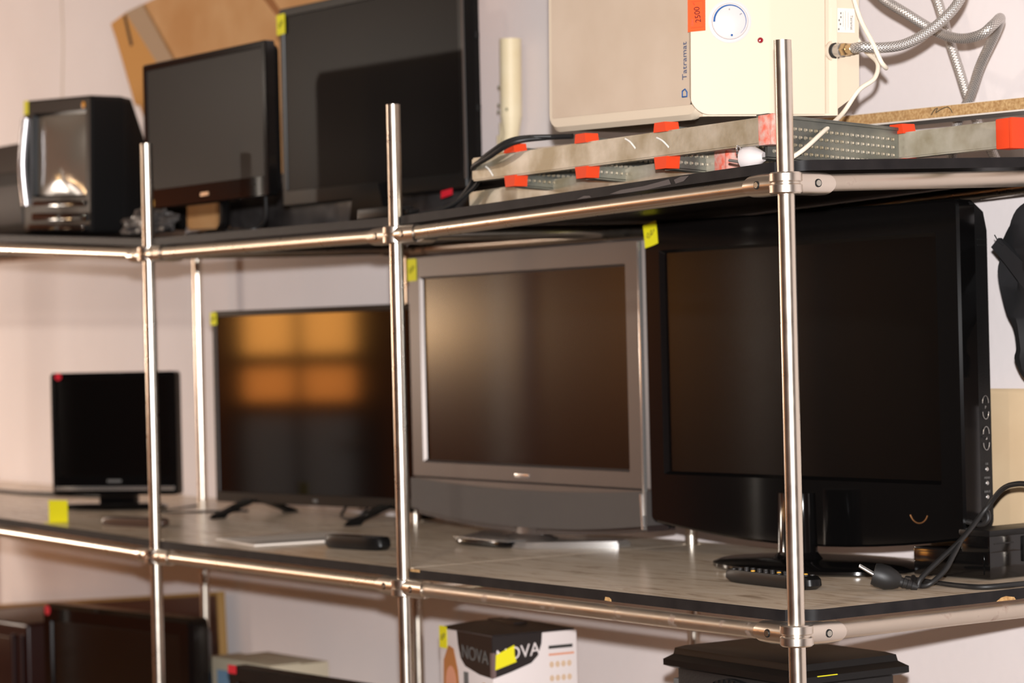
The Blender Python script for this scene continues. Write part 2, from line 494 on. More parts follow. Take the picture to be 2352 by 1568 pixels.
# ------------------------------------------------------------------ the tube rack
PX = [0, -1.09, -2.12, -3.20, -4.85]
YBK = .645
U = [1.666, 1.645, 1.6545, 1.716, 1.745]
UB = [1.685, 1.657, 1.664, 1.716, 1.745]
Mz = [1.022, 1.016, 1.012, 1.022, 1.02]
MB_ = [1.024, 1.018, 1.014, 1.022, 1.02]
Bz = [.40] * 5
TOPF = [1.87, 1.878, 1.889, 1.90, 1.9]
TOPB = [1.72, 1.69, 1.70, 1.745, 1.78]
RAD = .0125
rack = thing('tube_rack', 'chrome tube shelving rack of upright posts, rails and clamp joints', 'rack')
for i, x in enumerate(PX):
    o = obj('post', cyl(bmesh.new(), (x, 0, 0), (x, 0, TOPF[i]), RAD, n=32), chromeRust if i == 99 else chrome, rack)
    obj('post', cyl(bmesh.new(), (x, YBK, 0), (x, YBK, TOPB[i]), RAD, n=24), chrome, rack)

def arm(bm, p, d, L0=.072, L1=.080, n=28, R=.0166):
    d = Vector(d).normalized(); s = d.cross(Vector((0, 0, 1))).normalized(); t = Vector((0, 0, 1))
    p = Vector(p); rings = [[], [], [], []]
    for k in range(n):
        a = 2 * PI * k / n; o = s * math.cos(a) + t * math.sin(a)
        L = L0 + (L1 - L0) * math.cos(a) ** 2
        rings[0].append(bm.verts.new(p + d * .012 + o * R * 1.0))
        rings[1].append(bm.verts.new(p + d * (L * .7) + o * R * 1.03))
        rings[2].append(bm.verts.new(p + d * L + o * R * .96))
        rings[3].append(bm.verts.new(p + d * (L + .001) + o * RAD * .98))
    for i in range(3):
        for k in range(n):
            j = (k + 1) % n
            bm.faces.new((rings[i][k], rings[i][j], rings[i + 1][j], rings[i + 1][k]))

def clamp(p, dirs):
    p = Vector(p); bm = bmesh.new()
    h = .0155
    for z0, z1 in ((-h, -.001), (.001, h)):
        lathe(bm, [(RAD, z0), (.0220, z0), (.0240, z0 + .002), (.0240, z1 - .002), (.0220, z1), (RAD, z1)], 32, 'z', p)
    lathe(bm, [(RAD, -.0015), (.0212, -.0015), (.0212, .0015), (RAD, .0015)], 32, 'z', p)
    for d in dirs: arm(bm, p, d)
    bmesh.ops.recalc_face_normals(bm, faces=bm.faces)
    o = obj('clamp', bm, clampM, rack)
    for d in dirs:
        f = Vector((0, -1, 0)) if abs(d[0]) > .5 else Vector((1, 0, 0))
        c = p + Vector(d) * .046
        b = bmesh.new()
        cyl(b, c + f * .012, c + f * .0174, .0064, .0060, 20)
        s1 = obj('screw_collar', b, mDark, o)
        b = bmesh.new()
        cyl(b, c + f * .014, c + f * .0182, .0048, .0044, 18)
        obj('screw', b, steelScrew, o)

for lv, (zf, zb) in enumerate(((U, UB), (Mz, MB_), (Bz, Bz))):
    for i, x in enumerate(PX):
        f = []; b = []
        if i > 0: f.append((1, 0, 0)); b.append((1, 0, 0))
        if i < 4: f.append((-1, 0, 0)); b.append((-1, 0, 0))
        clamp((x, 0, zf[i]), f + [(0, 1, 0)])
        if lv < 2 or i < 3: clamp((x, YBK, zb[i]), b + [(0, -1, 0)])
        mm = chromeRust if (i == 0) else chrome
        obj('rail', cyl(bmesh.new(), (x, .016, zf[i]), (x, YBK - .016, zb[i]), RAD, n=28), mm, rack)
        if i < 4:
            x2 = PX[i + 1]
            mm = chromeRust if (lv == 1 and i == 0) else chrome
            obj('rail', cyl(bmesh.new(), (x - .016, 0, zf[i]), (x2 + .016, 0, zf[i + 1]), RAD, n=28), mm, rack)
            obj('rail', cyl(bmesh.new(), (x - .016, YBK, zb[i]), (x2 + .016, YBK, zb[i + 1]), RAD, n=20), chrome, rack)

# ------------------------------------------------------------------ shelf boards
OFF = {0: (.0174, .015), 1: (.0176, .016), 2: (.0176, .016)}
ZF = {0: (U, UB), 1: (Mz, MB_), 2: (Bz, Bz)}
def zrail(lv, x, y):
    zf, zb = ZF[lv]; x = max(min(x, 0.05), PX[-1])
    for i in range(4):
        if x >= PX[i + 1]: break
    t = (PX[i] - x) / (PX[i] - PX[i + 1])
    a = zf[i] + (zf[i + 1] - zf[i]) * t; b = zb[i] + (zb[i + 1] - zb[i]) * t
    return a + (b - a) * y / YBK
def ztop(lv, x, y): return zrail(lv, x, y) + OFF[lv][0] + OFF[lv][1]

def arcpts(cx, cy, r, a0, a1, n=7):
    return [(cx + r * math.cos(a0 + (a1 - a0) * i / n), cy + r * math.sin(a0 + (a1 - a0) * i / n)) for i in range(n + 1)]

BY1 = YBK + .045
def board(lv, i, label, mtop):
    xr, xl = PX[i], PX[i + 1]
    NR = .0185
    # outline counter-clockwise, front edge at y = 0
    poly = []
    poly += [(xl + NR, 0.0)]
    nx = 14
    if i == 0:
        poly += [(xl + NR + (-.034 - xl - NR) * k / nx, 0.0) for k in range(1, nx + 1)]
        poly += [(-.027, .002), (-.022, .012), (-.0185, .020), (-.010, .0265), (-.002, .031), (.002, .040)]
        poly += [(.004, .047 + (BY1 - .047) * k / 6) for k in range(0, 7)]
    else:
        poly += [(xl + NR + (xr - xl - 2 * NR) * k / nx, 0.0) for k in range(1, nx + 1)]
        poly += arcpts(xr, 0, NR, PI, PI / 2, 5)[1:]
        poly = poly[:-1] + [(xr - .001, NR)]
        poly += [(xr - .001, YBK - NR)] + arcpts(xr, YBK, NR, -PI / 2, -PI, 5)[1:] + arcpts(xr, YBK, NR, PI, PI / 2, 5)[1:-1] + [(xr - .001, YBK + NR), (xr - .001, BY1)]
    # back edge and left end with notches round the posts
    poly += [(xl + .001, BY1), (xl + .001, YBK + NR)] + arcpts(xl, YBK, NR, PI / 2, -PI / 2, 10)[1:-1] + [(xl + .001, YBK - NR), (xl + .001, NR)]
    poly += arcpts(xl, 0, NR, PI / 2, 0, 5)[1:-1]
    o0, th = OFF[lv]
    bm = bmesh.new()
    T = [bm.verts.new((x, y, zrail(lv, x, y) + o0 + th)) for x, y in poly]
    B = [bm.verts.new((x, y, zrail(lv, x, y) + o0)) for x, y in poly]
    ft = bm.faces.new(T); fb = bm.faces.new(B[::-1]); n = len(poly)
    for k in range(n):
        j = (k + 1) % n; bm.faces.new((T[k], B[k], B[j], T[j]))
    bmesh.ops.triangulate(bm, faces=[ft, fb])
    bmesh.ops.recalc_face_normals(bm, faces=bm.faces)
    t = thing('shelf_board', label, 'shelf', (0, 0, 0), group='boards lying on the tube rack')
    obj('slab', bm, mtop, t, False)
    # black edge band along the front (and the open right end)
    run = [p for p in poly if p[1] <= 1e-6] if i else [p for p in poly[:nx + 1 + 7 + 6]]
    bm = bmesh.new(); e = .0012; loops = []
    for k, (x, y) in enumerate(run):
        a = run[max(k - 1, 0)]; b = run[min(k + 1, len(run) - 1)]
        dx, dy = b[0] - a[0], b[1] - a[1]; L = math.hypot(dx, dy) or 1
        nx_, ny_ = dy / L, -dx / L
        zt = zrail(lv, x, y) + o0 + th + .0002; zb = zt - th - .0003
        loops.append([(x, y, zb), (x + nx_ * e, y + ny_ * e, zb), (x + nx_ * e, y + ny_ * e, zt), (x, y, zt)])
    loft(bm, loops)
    obj('edge_band', bm, blackEdge, t)
    return t
uppers = [board(0, 0, 'black edged top shelf board under the ladder and water heater', blackTop),
          board(0, 1, 'black edged top shelf board under the leaning flat televisions', blackTop),
          board(0, 2, 'black top shelf board under the old tube television', blackTop),
          board(0, 3, 'black top shelf board at the far left end', blackTop)]
mids = [board(1, 0, 'marbled laminate middle shelf board under the large glossy black television', marbleM),
        board(1, 1, 'marbled laminate middle shelf board with white paper and black remote', marbleM),
        board(1, 2, 'marbled laminate middle shelf board under the small television', marbleM),
        board(1, 3, 'marbled laminate middle shelf board at the far left end', marbleM)]
bots = [board(2, 0, 'bottom shelf board under the black loudspeaker', marbleM),
        board(2, 1, 'bottom shelf board under the white appliance carton', marbleM),
        board(2, 2, 'bottom shelf board under the black television with round red sticker', marbleM),
        board(2, 3, 'bottom shelf board at the far left end', marbleM)]
worn = mat('worn_edge', srgb(78, 70, 68), .6)
for pts in ([(-.43, .002), (-.40, .006), (-.34, .007), (-.30, .010), (-.275, .012), (-.27, .004), (-.33, .001), (-.40, .0005)], [(-.262, .010), (-.245, .0135), (-.225, .013), (-.238, .006), (-.258, .004)], [(-.52, .001), (-.50, .005), (-.485, .004), (-.48, .001)]):
    obj('worn_patch', prism(bmesh.new(), [(x, zrail(0, x, 0) + OFF[0][0] + z) for x, z in pts], -.0017, -.0008, 'y'), worn, uppers[0], False)
# chips broken out of the black edging
def chipped(parent, pts, axis):
    bm = bmesh.new()
    if axis == 'y': prism(bm, pts, -.0016, .001, 'y')
    else: prism(bm, pts, .0030, .0058, 'x')
    obj('edge_chip', bm, chip, parent, False)
zc = zrail(1, -.46, 0) + .0176
chipped(mids[0], [(-.470, zc + .0005), (-.452, zc - .0002), (-.4525, zc + .0035), (-.458, zc + .006), (-.468, zc + .0062)], 'y')
zc = zrail(1, 0, .40) + .0176
chipped(mids[0], [(.385, zc - .0002), (.425, zc - .0002), (.422, zc + .004), (.405, zc + .0065), (.395, zc + .005)], 'x')
zc = zrail(1, -1.04, 0) + .0176 + .016
chipped(mids[0], [(-1.066, zc - .004), (-1.034, zc - .004), (-1.034, zc + .0004), (-1.066, zc + .0004)], 'y')

# ------------------------------------------------------------------ middle shelf, right to left
# large glossy black television
LGx, LGy, LGa = -.578, .4845, math.radians(5.5)
zs = ztop(1, LGx, LGy)
lg = thing('flat_television', 'large glossy black television with yellow sticker at the right end of middle shelf', 'television', (LGx, LGy, zs), LGa, 'flat televisions on the rack')
W, Z0, Z1 = .756, 1.113 - zs, 1.662 - zs
bezel(lg, W, Z0, Z1, (.040, .048, .052, .088), .040, gPlastic, r=.012, bulge=.026, rec=.010, ch=.004)
screen(lg, -W / 2 + .040, W / 2 - .048, Z0 + .088, Z1 - .052, .0095, scrDark)
# moulded side shell with the key strip on the right end
bm = bmesh.new()
sideP = [(.030, Z0 + .005), (.030, Z1 - .004), (.040, Z1 - .006), (.062, Z1 - .020), (.070, Z1 - .05), (.070, Z0 + .03), (.058, Z0 + .006)]
prism(bm, sideP, -W / 2 + .003, W / 2 - .0005, 'x')
sh = obj('side_shell', bm, tPlastic, lg)
for zz in (Z1 - .066, Z1 - .075, Z0 + .205, Z0 + .035, Z1 - .385):
    obj('shell_groove', bx(W / 2 - .0012, W / 2 + .0006, .046, .069, zz, zz + .002), mDark, sh)
back_cover(lg, W, Z0, Z1, .07, [(.006, .01, .01, .066), (.02, .03, .03, .085), (.10, .06, .10, .105)], tPlastic)
def keyglyph(z, ups):
    b = bmesh.new(); xs = W / 2 + .0008
    for sgn in (1, -1):
        tube(b, [(xs, .0555 + .0072 * math.cos(a), z + sgn * (.007 + .012 * math.sin(a))) for a in [PI * k / 8 for k in range(9)]], .0007, 6, 2)
    o = obj('key_ring', b, silverB, lg)
    obj('key_lettering', text_bm(ups, .007, plane_mat((xs, .0555, z), (0, 1, 0), (0, 0, 1))), silverB, o)
keyglyph(Z0 + .212, 'P')
keyglyph(Z0 + .162, '◢')
for k, sx in enumerate(('OK', 'MENU', 'INPUT')):
    zz = Z0 + .112 - k * .0225
    b = obj('key_button', lathe(bmesh.new(), [(.0036, W / 2 - .001), (.0036, W / 2 + .001), (.0028, W / 2 + .0018)], 16, 'x', (0, .0555, zz)), silverB, lg)
    obj('key_lettering', text_bm(sx, .0052, plane_mat((W / 2 + .0006, .0555, zz + .0085), (0, 1, 0), (0, 0, 1))), greyP, b)
b = bmesh.new(); tube(b, [(W / 2 - .098 + .020 * math.cos(a), -.0006, Z0 + .045 + .021 * math.sin(a)) for a in [PI * 1.12 + PI * .76 * k / 10 for k in range(11)]], .0012, 6, 2)
obj('smile_ring', b, mat('amber_ring', srgb(170, 120, 78), .3, .7), lg)
obj('power_dot', lathe(bmesh.new(), [(.007, .001), (.007, -.0015), (.005, -.0022)], 20, 'y', (.005, 0, Z0 + .050)), greyP, lg)
sticker(lg, -W / 2 + .020, Z1 - .022, .036, .042, yellowS, rot=.10, skew=.12, label='yellow price sticker')
# stand: oval gloss base and neck
obj('stand_neck', loft(bmesh.new(), [[(x, y, z) for x, y in [(rx * math.cos(a) + .055, ry * math.sin(a) - .055) for a in [2 * PI * k / 28 for k in range(28)]]] for z, rx, ry in ((.010, .075, .05), (.018, .05, .035), (.03, .038, .028), (Z0 + .07, .036, .026))]), gPlastic, lg)
L = []
for z, s in ((0.001, .97), (.004, 1), (.009, 1), (.014, .93), (.019, .5)):
    L.append([(.075 + .205 * s * math.copysign(abs(math.cos(a)) ** .8, math.cos(a)), -.035 + .125 * s * math.sin(a), z) for a in [2 * PI * k / 48 for k in range(48)]])
obj('stand_base', loft(bmesh.new(), L), gPlastic, lg)

def remote(name, label, loc, rz, L, Wd, Hh, m, keys, keym, tips=True, rnd=.009):
    t = thing(name, label, 'remote', loc, rz, 'remote controls on the middle shelf')
    bm = bmesh.new(); loops = []
    for z, s in ((0.0008, .90), (Hh * .35, 1.0), (Hh * .8, .985), (Hh, .93)):
        loops.append([(L / 2 * s * math.copysign(abs(math.cos(a)) ** .45, math.cos(a)), Wd / 2 * s * math.copysign(abs(math.sin(a)) ** .6, math.sin(a)), z) for a in [2 * PI * k / 40 for k in range(40)]])
    loft(bm, loops)
    obj('body', bm, m, t)
    if keys:
        nx, ny = keys
        for i in range(nx):
            for j in range(ny):
                x = -L * .38 + L * .76 * i / max(nx - 1, 1); y = -Wd * .28 + Wd * .56 * j / max(ny - 1, 1)
                mm = keym[(i * 3 + j) % len(keym)] if isinstance(keym, list) else keym
                obj('key', lathe(bmesh.new(), [(.0036, Hh - .001), (.0036, Hh + .0012), (.0026, Hh + .0018)], 10, 'z', (x, y, 0)), mm, t)
    return t
keyG = mat('key_grey', srgb(52, 49, 48), .5)
keyY = mat('key_yellow', srgb(226, 170, 60), .45)
keyGr = mat('key_green', srgb(70, 130, 84), .45)
xr, yr = -.325, .222
remote('remote_control', 'black remote with coloured keys beside the glossy stand base behind the corner post', (xr, yr, ztop(1, xr, yr)), math.radians(-3), .23, .045, .021, sPlastic, (11, 3), [keyG, keyG, keyG, keyG, keyG, keyG, keyG, keyG, keyG, keyY])

# tan panel, black power box, cable and plug
tx, ty = -.215, .655
tp = thing('tan_panel', 'tan board with rounded corners leaning on the wall beside the glossy television', 'panel', (tx - .02, ty - .005, ztop(1, tx, ty)), 0, rot=(math.radians(-1.5), 0, 0))
b = bmesh.new(); hh = 1.353 - ztop(1, tx, ty)
loft(b, [Y(outline(-.19, .045, .0, hh, .012), .010), Y(outline(-.19, .045, .0, hh, .012), .001), Y(outline(-.188, .043, .002, hh - .002, .011), 0)])
obj('sheet', b, tanM, tp)
obj('lower_rib', bx(-.18, .035, -.003, .001, .02, .05, .001), tanM, tp)

bxb = thing('black_appliance_box', 'low glossy black box with hinged lid beside the tan board', 'appliance', (-.115, .49, ztop(1, -.115, .5)), math.radians(4))
obj('body', bx(-.165, 0, 0, .155, 0.001, .046, .004), gPlastic, bxb)
obj('upper_body', bx(-.062, 0, 0, .155, 0.040, .070, .004), gPlastic, bxb)
obj('lid', bx(-.064, .002, -.002, .157, .068, .079, .004), sPlastic, bxb)
obj('latch', bx(-.001, .004, .075, .125, .025, .066, .002), sPlastic, bxb)
obj('label_groove', bx(-.0005, .001, .01, .055, .056, .058), mDark, bxb)
obj('front_panel', bx(-.155, -.012, -.0025, .001, .008, .040, .001), gPlastic, bxb)

pl = thing('power_plug', 'black two-pin plug with cable lying near the right edge of middle shelf', 'plug', (0, 0, 0))
pz = ztop(1, -.11, .29)
pd = Vector((.10, .33, .0)).normalized()
bm = bmesh.new()
Lp = []
for s, rr in ((0, .0165), (.008, .0185), (.022, .0185), (.034, .0145), (.042, .0095)):
    Lp.append((rr, s))
lathe(bm, Lp, 18, 'z')
ax = Vector((.62, .70, -.30)).normalized()
q = Vector((0, 0, 1)).rotation_difference(ax).to_matrix().to_4x4()
PLo = Vector((-.138, .268, pz + .026))
bmesh.ops.transform(bm, matrix=Matrix.Translation(PLo) @ q, verts=bm.verts)
obj('plug_body', bm, rubberK, pl)
s_, t_ = frame_of(ax)
for sg in (-1, 1):
    b = bmesh.new(); c = PLo + s_ * sg * .0092
    cyl(b, c, c - ax * .022 + Vector((0, 0, .006)), .0024, .0022, 12)
    obj('pin', b, silverB, pl)
b = bmesh.new()
e0 = PLo + ax * .042
lo_ = [(.0085, 0), (.0075, .006), (.0085, .007), (.007, .013), (.008, .014), (.0062, .020), (.007, .021), (.005, .030)]
lathe(b, lo_, 14, 'z'); bmesh.ops.transform(b, matrix=Matrix.Translation(e0 - ax * .002) @ q, verts=b.verts)
obj('strain_relief', b, rubberK, pl)
e1 = e0 + ax * .028
b = bmesh.new()
tube(b, [tuple(e1), (-.092, .325, 1.075), (-.095, .37, 1.102), (-.098, .41, 1.124), (-.108, .45, 1.147), (-.104, .475, 1.172), (-.076, .48, 1.201), (-.047, .48, 1.211), (-.01, .48, 1.21), (.06, .48, 1.19)], .0042, 10)
obj('cable', b, rubberK, pl)
b = bmesh.new()
tube(b, [(-.100, .415, 1.126), (-.086, .385, 1.105), (-.080, .360, 1.083), (-.084, .33, pz + .008), (-.120, .335, pz + .006), (-.205, .41, pz + .006)], .0042, 10)
obj('cable', b, rubberK, pl)
b = bmesh.new()
tube(b, [(-.215, .405, 1.060), (-.135, .392, 1.059), (-.062, .378, 1.060), (-.018, .385, 1.061), (.002, .44, 1.063), (.006, .52, 1.064)], .0044, 10)
obj('cable', b, rubberK, pl)
b = bmesh.new()
tube(b, [(-.135, .462, 1.150), (-.112, .470, 1.146), (-.100, .473, 1.154), (-.104, .476, 1.165), (-.125, .49, 1.168)], .0042, 10)
obj('cable', b, rubberK, pl)

# hanging black cloth at the right
cl = thing('black_cloth', 'crumpled black cloth hanging on the wall at the right edge', 'cloth', (0, 0, 0))
sil = [(-.133, 1.652), (-.16, 1.640), (-.186, 1.615), (-.203, 1.592), (-.2135, 1.581), (-.200, 1.566), (-.203, 1.545), (-.197, 1.51), (-.186, 1.478), (-.171, 1.458), (-.163, 1.44), (-.160, 1.418), (-.166, 1.403), (-.158, 1.376), (-.15, 1.372), (-.138, 1.380), (-.130, 1.362)]
sil = [(x + .008, z) for x, z in sil]
bm = bmesh.new(); rows = []
N = 9
for k, (x, z) in enumerate(smooth_path([(x, 0, z) for x, z in sil], 3) and [(p.x, p.z) for p in smooth_path([(x, 0, z) for x, z in sil], 3)]):
    row = []
    for j in range(N):
        t = j / (N - 1); xx = x + (.10 - x) * t
        dpt = .030 * math.sin(PI * min(t * 1.6 + .02, 1)) + .012 * math.sin(9 * t + 22 * (z - 1.4) + 3 * t * z) + .008 * math.sin(17 * t - 35 * z)
        row.append(bm.verts.new((xx, .615 - max(dpt, -.004) - .01, z - .05 * t * (z < 1.4))))
    rows.append(row)
for a in range(len(rows) - 1):
    for j in range(N - 1):
        bm.faces.new((rows[a][j], rows[a][j + 1], rows[a + 1][j + 1], rows[a + 1][j]))
gg = bmesh.ops.extrude_face_region(bm, geom=list(bm.faces))
for v in [g for g in gg['geom'] if isinstance(g, bmesh.types.BMVert)]: v.co.y += .012
bmesh.ops.recalc_face_normals(bm, faces=bm.faces)
obj('drape', bm, clothM, cl)
bm = bmesh.new()
prism(bm, [(-.175, 1.583), (-.158, 1.597), (-.09, 1.545), (-.02, 1.47), (-.03, 1.44), (-.095, 1.505), (-.145, 1.556)], .566, .574, 'y')
obj('fold', bm, clothM, cl)
bm = bmesh.new(); tube(bm, [(-.165, .565, 1.602), (-.155, .563, 1.592), (-.144, .563, 1.585)], .001, 6, 3)
obj('thread', bm, clothM, cl)
hk = tag(obj('wall_hook', cyl(cyl(bmesh.new(), (-.06, YB, 1.648), (-.06, .575, 1.648), .004, n=10), (-.06, .58, 1.645), (-.06, .575, 1.662), .004, n=10), steelScrew), 'steel wall hook holding up the black cloth', 'hook')

# silver-grey television
SVx, SVy, SVa = -1.3735, .4445, math.radians(.6)
zs = ztop(1, SVx, SVy)
sv = thing('flat_television', 'silver grey framed television with matte brown screen, middle of middle shelf', 'television', (SVx, SVy, zs), SVa, 'flat televisions on the rack')
W, Z0, Z1 = .829, 1.093 - zs, 1.6357 - zs
bezel(sv, W, Z0 + .075, Z1, (.046, .056, .046, .034), .055, silverP, r=.006, rec=.008, ch=.005)
screen(sv, -W / 2 + .046, W / 2 - .056, Z0 + .109, Z1 - .046, .0075, scrMatte)
# chin with a curved lower lip
bm = bmesh.new()
up_ = [(-W / 2 + W * k / 20, Z0 + .075 - .012 * (1 - (2 * k / 20 - 1) ** 2)) for k in range(21)]
lo2 = [(-W / 2 + W * k / 20, Z0 + .012 - .022 * (1 - (2 * k / 20 - 1) ** 2)) for k in range(21)]
prism(bm, lo2 + up_[::-1], -.004, .055, 'y')
ch_ = obj('speaker_chin', bm, silverD, sv)
bm = bmesh.new()
prism(bm, [(x, z) for x, z in up_] + [(W / 2, Z0 + .0755), (-W / 2, Z0 + .0755)], -.0005, .055, 'y')
obj('chin_band', bm, silverP, sv)
obj('edge_highlight', bx(W / 2 - .012, W / 2 - .004, -.006, .002, Z0 + .03, Z1 - .006, .002), silverB, sv)  # bright silver strips stand in for the highlight down the right edge
bm = bmesh.new(); prism(bm, [(W / 2 - .014, Z0 + .005), (W / 2 - .008, Z0 + .004), (W / 2 - .012, Z0 + .07), (W / 2 - .018, Z0 + .07)], -.008, .0, 'y')
obj('edge_highlight', bm, silverB, sv)
obj('maker_logo', bx(-.025, .025, -.0012, .001, Z0 + .088, Z0 + .0945, .0005), silverB, sv)
back_cover(sv, W, Z0, Z1, .055, [(.004, .0, .006, .054), (.012, .004, .012, .075), (.09, .02, .10, .115)], sPlastic)
bm = bmesh.new(); prism(bm, [(x * .97, z - .001) for x, z in lo2] + [(x * .97, z - .012) for x, z in lo2[::-1]], .006, .07, 'y')  # brown-black lip just below the chin
obj('lower_lip', bm, mat('brown_black_plastic', srgb(40, 30, 28), .5), sv)
sticker(sv, -W / 2 + .020, Z1 - .030, .036, .046, yellowS, label='yellow price sticker')
bm = bmesh.new()
prism(bm, [(-.22, .10), (.22, .10), (.235, .06), (.12, -.075), (.105, -.082), (-.105, -.082), (-.12, -.075), (-.235, .06)], .001, .013, 'z')
bmesh.ops.bevel(bm, geom=[e for e in bm.edges if abs(e.verts[0].co.z - .013) < 1e-5 and abs(e.verts[1].co.z - .013) < 1e-5], offset=.004, segments=2, affect='EDGES')
obj('stand_base', bm, silverB, sv)
obj('stand_neck', loft(bmesh.new(), [[(rx * math.cos(a), .02 + ry * math.sin(a), z) for a in [2 * PI * k / 24 for k in range(24)]] for z, rx, ry in ((.012, .09, .03), (.02, .05, .022), (Z0 + .03, .045, .02))]), silverP, sv)
remote('remote_control', 'slim black remote with silver top in front of the silver stand', (-1.385, .372, ztop(1, -1.385, .372)), math.radians(2), .20, .05, .014, gPlastic, None, None)
rc = [o for o in C.objects if o.name.startswith('remote_control')][-1]
obj('top_plate', bx(-.094, .094, -.022, .022, .0132, .0152, .0015), silverB, rc)

# television with reflections, thin frame, splayed feet
MDx, MDy, MDa = -2.345, .512, math.radians(11.8)
zs = ztop(1, MDx, MDy)
md = thing('flat_television', 'thin framed black television mirroring a paned door, between the first two posts', 'television', (MDx, MDy, zs), MDa, 'flat televisions on the rack')
W, Z0, Z1 = .735, 1.081 - zs, 1.540 - zs
bezel(md, W, Z0, Z1, (.014, .014, .013, .024), .020, sPlastic, r=.004, rec=.002, ch=.0015)
screen(md, -W / 2 + .014, W / 2 - .014, Z0 + .024, Z1 - .013, .0018, scrGloss)
back_cover(md, W, Z0, Z1, .02, [(.004, .004, .004, .019), (.02, .006, .02, .03), (.06, .01, .18, .062), (.09, .03, .24, .068)], sPlastic)
obj('power_lamp', bx(-.008, .008, -.0012, 0, Z0 + .008, Z0 + .015, .0005), greyP, md)
sticker(md, -W / 2 + .008, Z1 - .018, .024, .03, yellowS, y=-.001, label='yellow price sticker')
for sx in (-1, 1):
    bm = bmesh.new()
    xx = sx * .24
    for yy in (-.10, .13):
        loft(bm, [[(xx + a * wd_, y + b_ * td, z) for a, b_ in ((-1, -1), (1, -1), (1, 1), (-1, 1))] for y, z, wd_, td in ((yy, .001, .009, .018), (yy * .9, .010, .010, .018), (.02, Z0 + .012, .022, .012))])
    obj('foot', bm, sPlastic, md)
# cable loop under it
bm = bmesh.new(); tube(bm, [(.08, .03, Z0 + .004), (.09, .0, .014), (.12, -.01, .006), (.15, 0, .012), (.155, .03, Z0 + .004)], .003, 8)
obj('cable', bm, rubberK, md)
# loose black cables on the shelf behind it
bm = bmesh.new(); tube(bm, [(-2.98, .52, 1.053), (-2.90, .40, 1.0505), (-2.86, .36, 1.0505), (-2.80, .38, 1.0505), (-2.76, .44, 1.052), (-2.70, .52, 1.052)], .005, 8)
tag(obj('loose_cable', bm, rubberK), 'loose black cable curled at the foot of the rear post', 'cable')

# white paper folder and black remote
pp = thing('paper_sheet', 'white folded paper lying near the front of middle shelf', 'paper', (-1.86, .19, ztop(1, -1.86, .19)), math.radians(-6))
obj('leaf', bx(-.12, .10, -.125, .14, .0005, .004), paperW, pp, False)
bm = bmesh.new(); prism(bm, [(-.12, .004), (-.10, .006), (.098, .0105), (.10, .010), (-.10, .0045)], -.122, .12, 'y')
obj('upper_leaf', bm, paperW, pp, False)
remote('remote_control', 'chunky black remote with rounded ends beside the white paper', (-1.545, .165, ztop(1, -1.545, .165)), math.radians(10), .178, .046, .026, sPlastic, None, None)
rc = [o for o in C.objects if o.name.startswith('remote_control')][-1]
for k in range(3): obj('key', bx(.03 + k * .014, .04 + k * .014, -.010, .010, .0255, .0272, .0008), keyG, rc)

# small television
SMx, SMy, SMa = -3.085, .343, math.radians(38)
zs = ztop(1, SMx, SMy)
sm = thing('flat_television', 'small black television with round red sticker and chrome line at far left', 'television', (SMx, SMy, zs), SMa, 'flat televisions on the rack')
W, Z0, Z1 = .352, 1.087 - zs, 1.397 - zs
bezel(sm, W, Z0, Z1, (.018, .018, .016, .046), .030, gPlastic, r=.010, rec=.004, ch=.003)
screen(sm, -W / 2 + .018, W / 2 - .018, Z0 + .046, Z1 - .016, .0035, scrDark)
obj('chrome_line', bx(-W / 2 + .008, W / 2 - .008, -.002, .001, Z0 + .012, Z0 + .022, .001), silverB, sm)
obj('maker_logo', bx(-.02, .02, -.001, .001, Z0 + .032, Z0 + .039, .0005), greyP, sm)
obj('price_sticker', lathe(bmesh.new(), [(.0095, .0005), (.0095, -.0012)], 20, 'y', (-W / 2 + .024, 0, Z1 - .009)), redS, sm)['label'] = 'round red sticker'
back_cover(sm, W, Z0, Z1, .03, [(.004, .004, .004, .029), (.02, .02, .02, .045), (.07, .05, .07, .07)], sPlastic)
obj('stand_neck', bx(-.05, .05, .01, .04, .010, Z0 + .03, .006), gPlastic, sm)
bm = bmesh.new()
loft(bm, [[(.15 * s * math.cos(a), -.01 + .085 * s * math.sin(a), z) for a in [2 * PI * k / 36 for k in range(36)]] for z, s in ((.001, .98), (.006, 1), (.012, .9), (.015, .5))])
obj('stand_base', bm, gPlastic, sm)

yn = thing('yellow_note', 'bright yellow price slip standing at the front edge, far left', 'price slip', (-2.745, .045, ztop(1, -2.745, .045)), math.radians(28))
obj('slip', loft(bmesh.new(), [[(x, y, z) for x, y in ((-.0275, 0), (.0275, .001), (.0275, .0018), (-.0275, .0008))] for z, in ((.0,), (.03,), (.052,))]), yellowS, yn, False)
bm = bmesh.new(); prism(bm, [(-.027, .0), (.027, .0), (.03, -.022), (-.024, -.022)], .0003, .0012, 'z')
obj('slip_foot', bm, yellowS, yn, False)
remote('remote_control', 'brown black remote in front of the small television', (-2.50, .128, ztop(1, -2.5, .128)), math.radians(20), .2, .045, .020, mat('brown_plastic', srgb(74, 54, 44), .35), None, None)
bm = bmesh.new(); tube(bm, [(-4.1, .42, 1.058), (-3.9, .42, 1.058), (-3.7, .45, 1.060), (-3.5, .5, 1.058), (-3.35, .52, 1.058)], .006, 8)
tag(obj('loose_cable', bm, rubberK), 'black cable running along the shelf behind the yellow slip', 'cable')

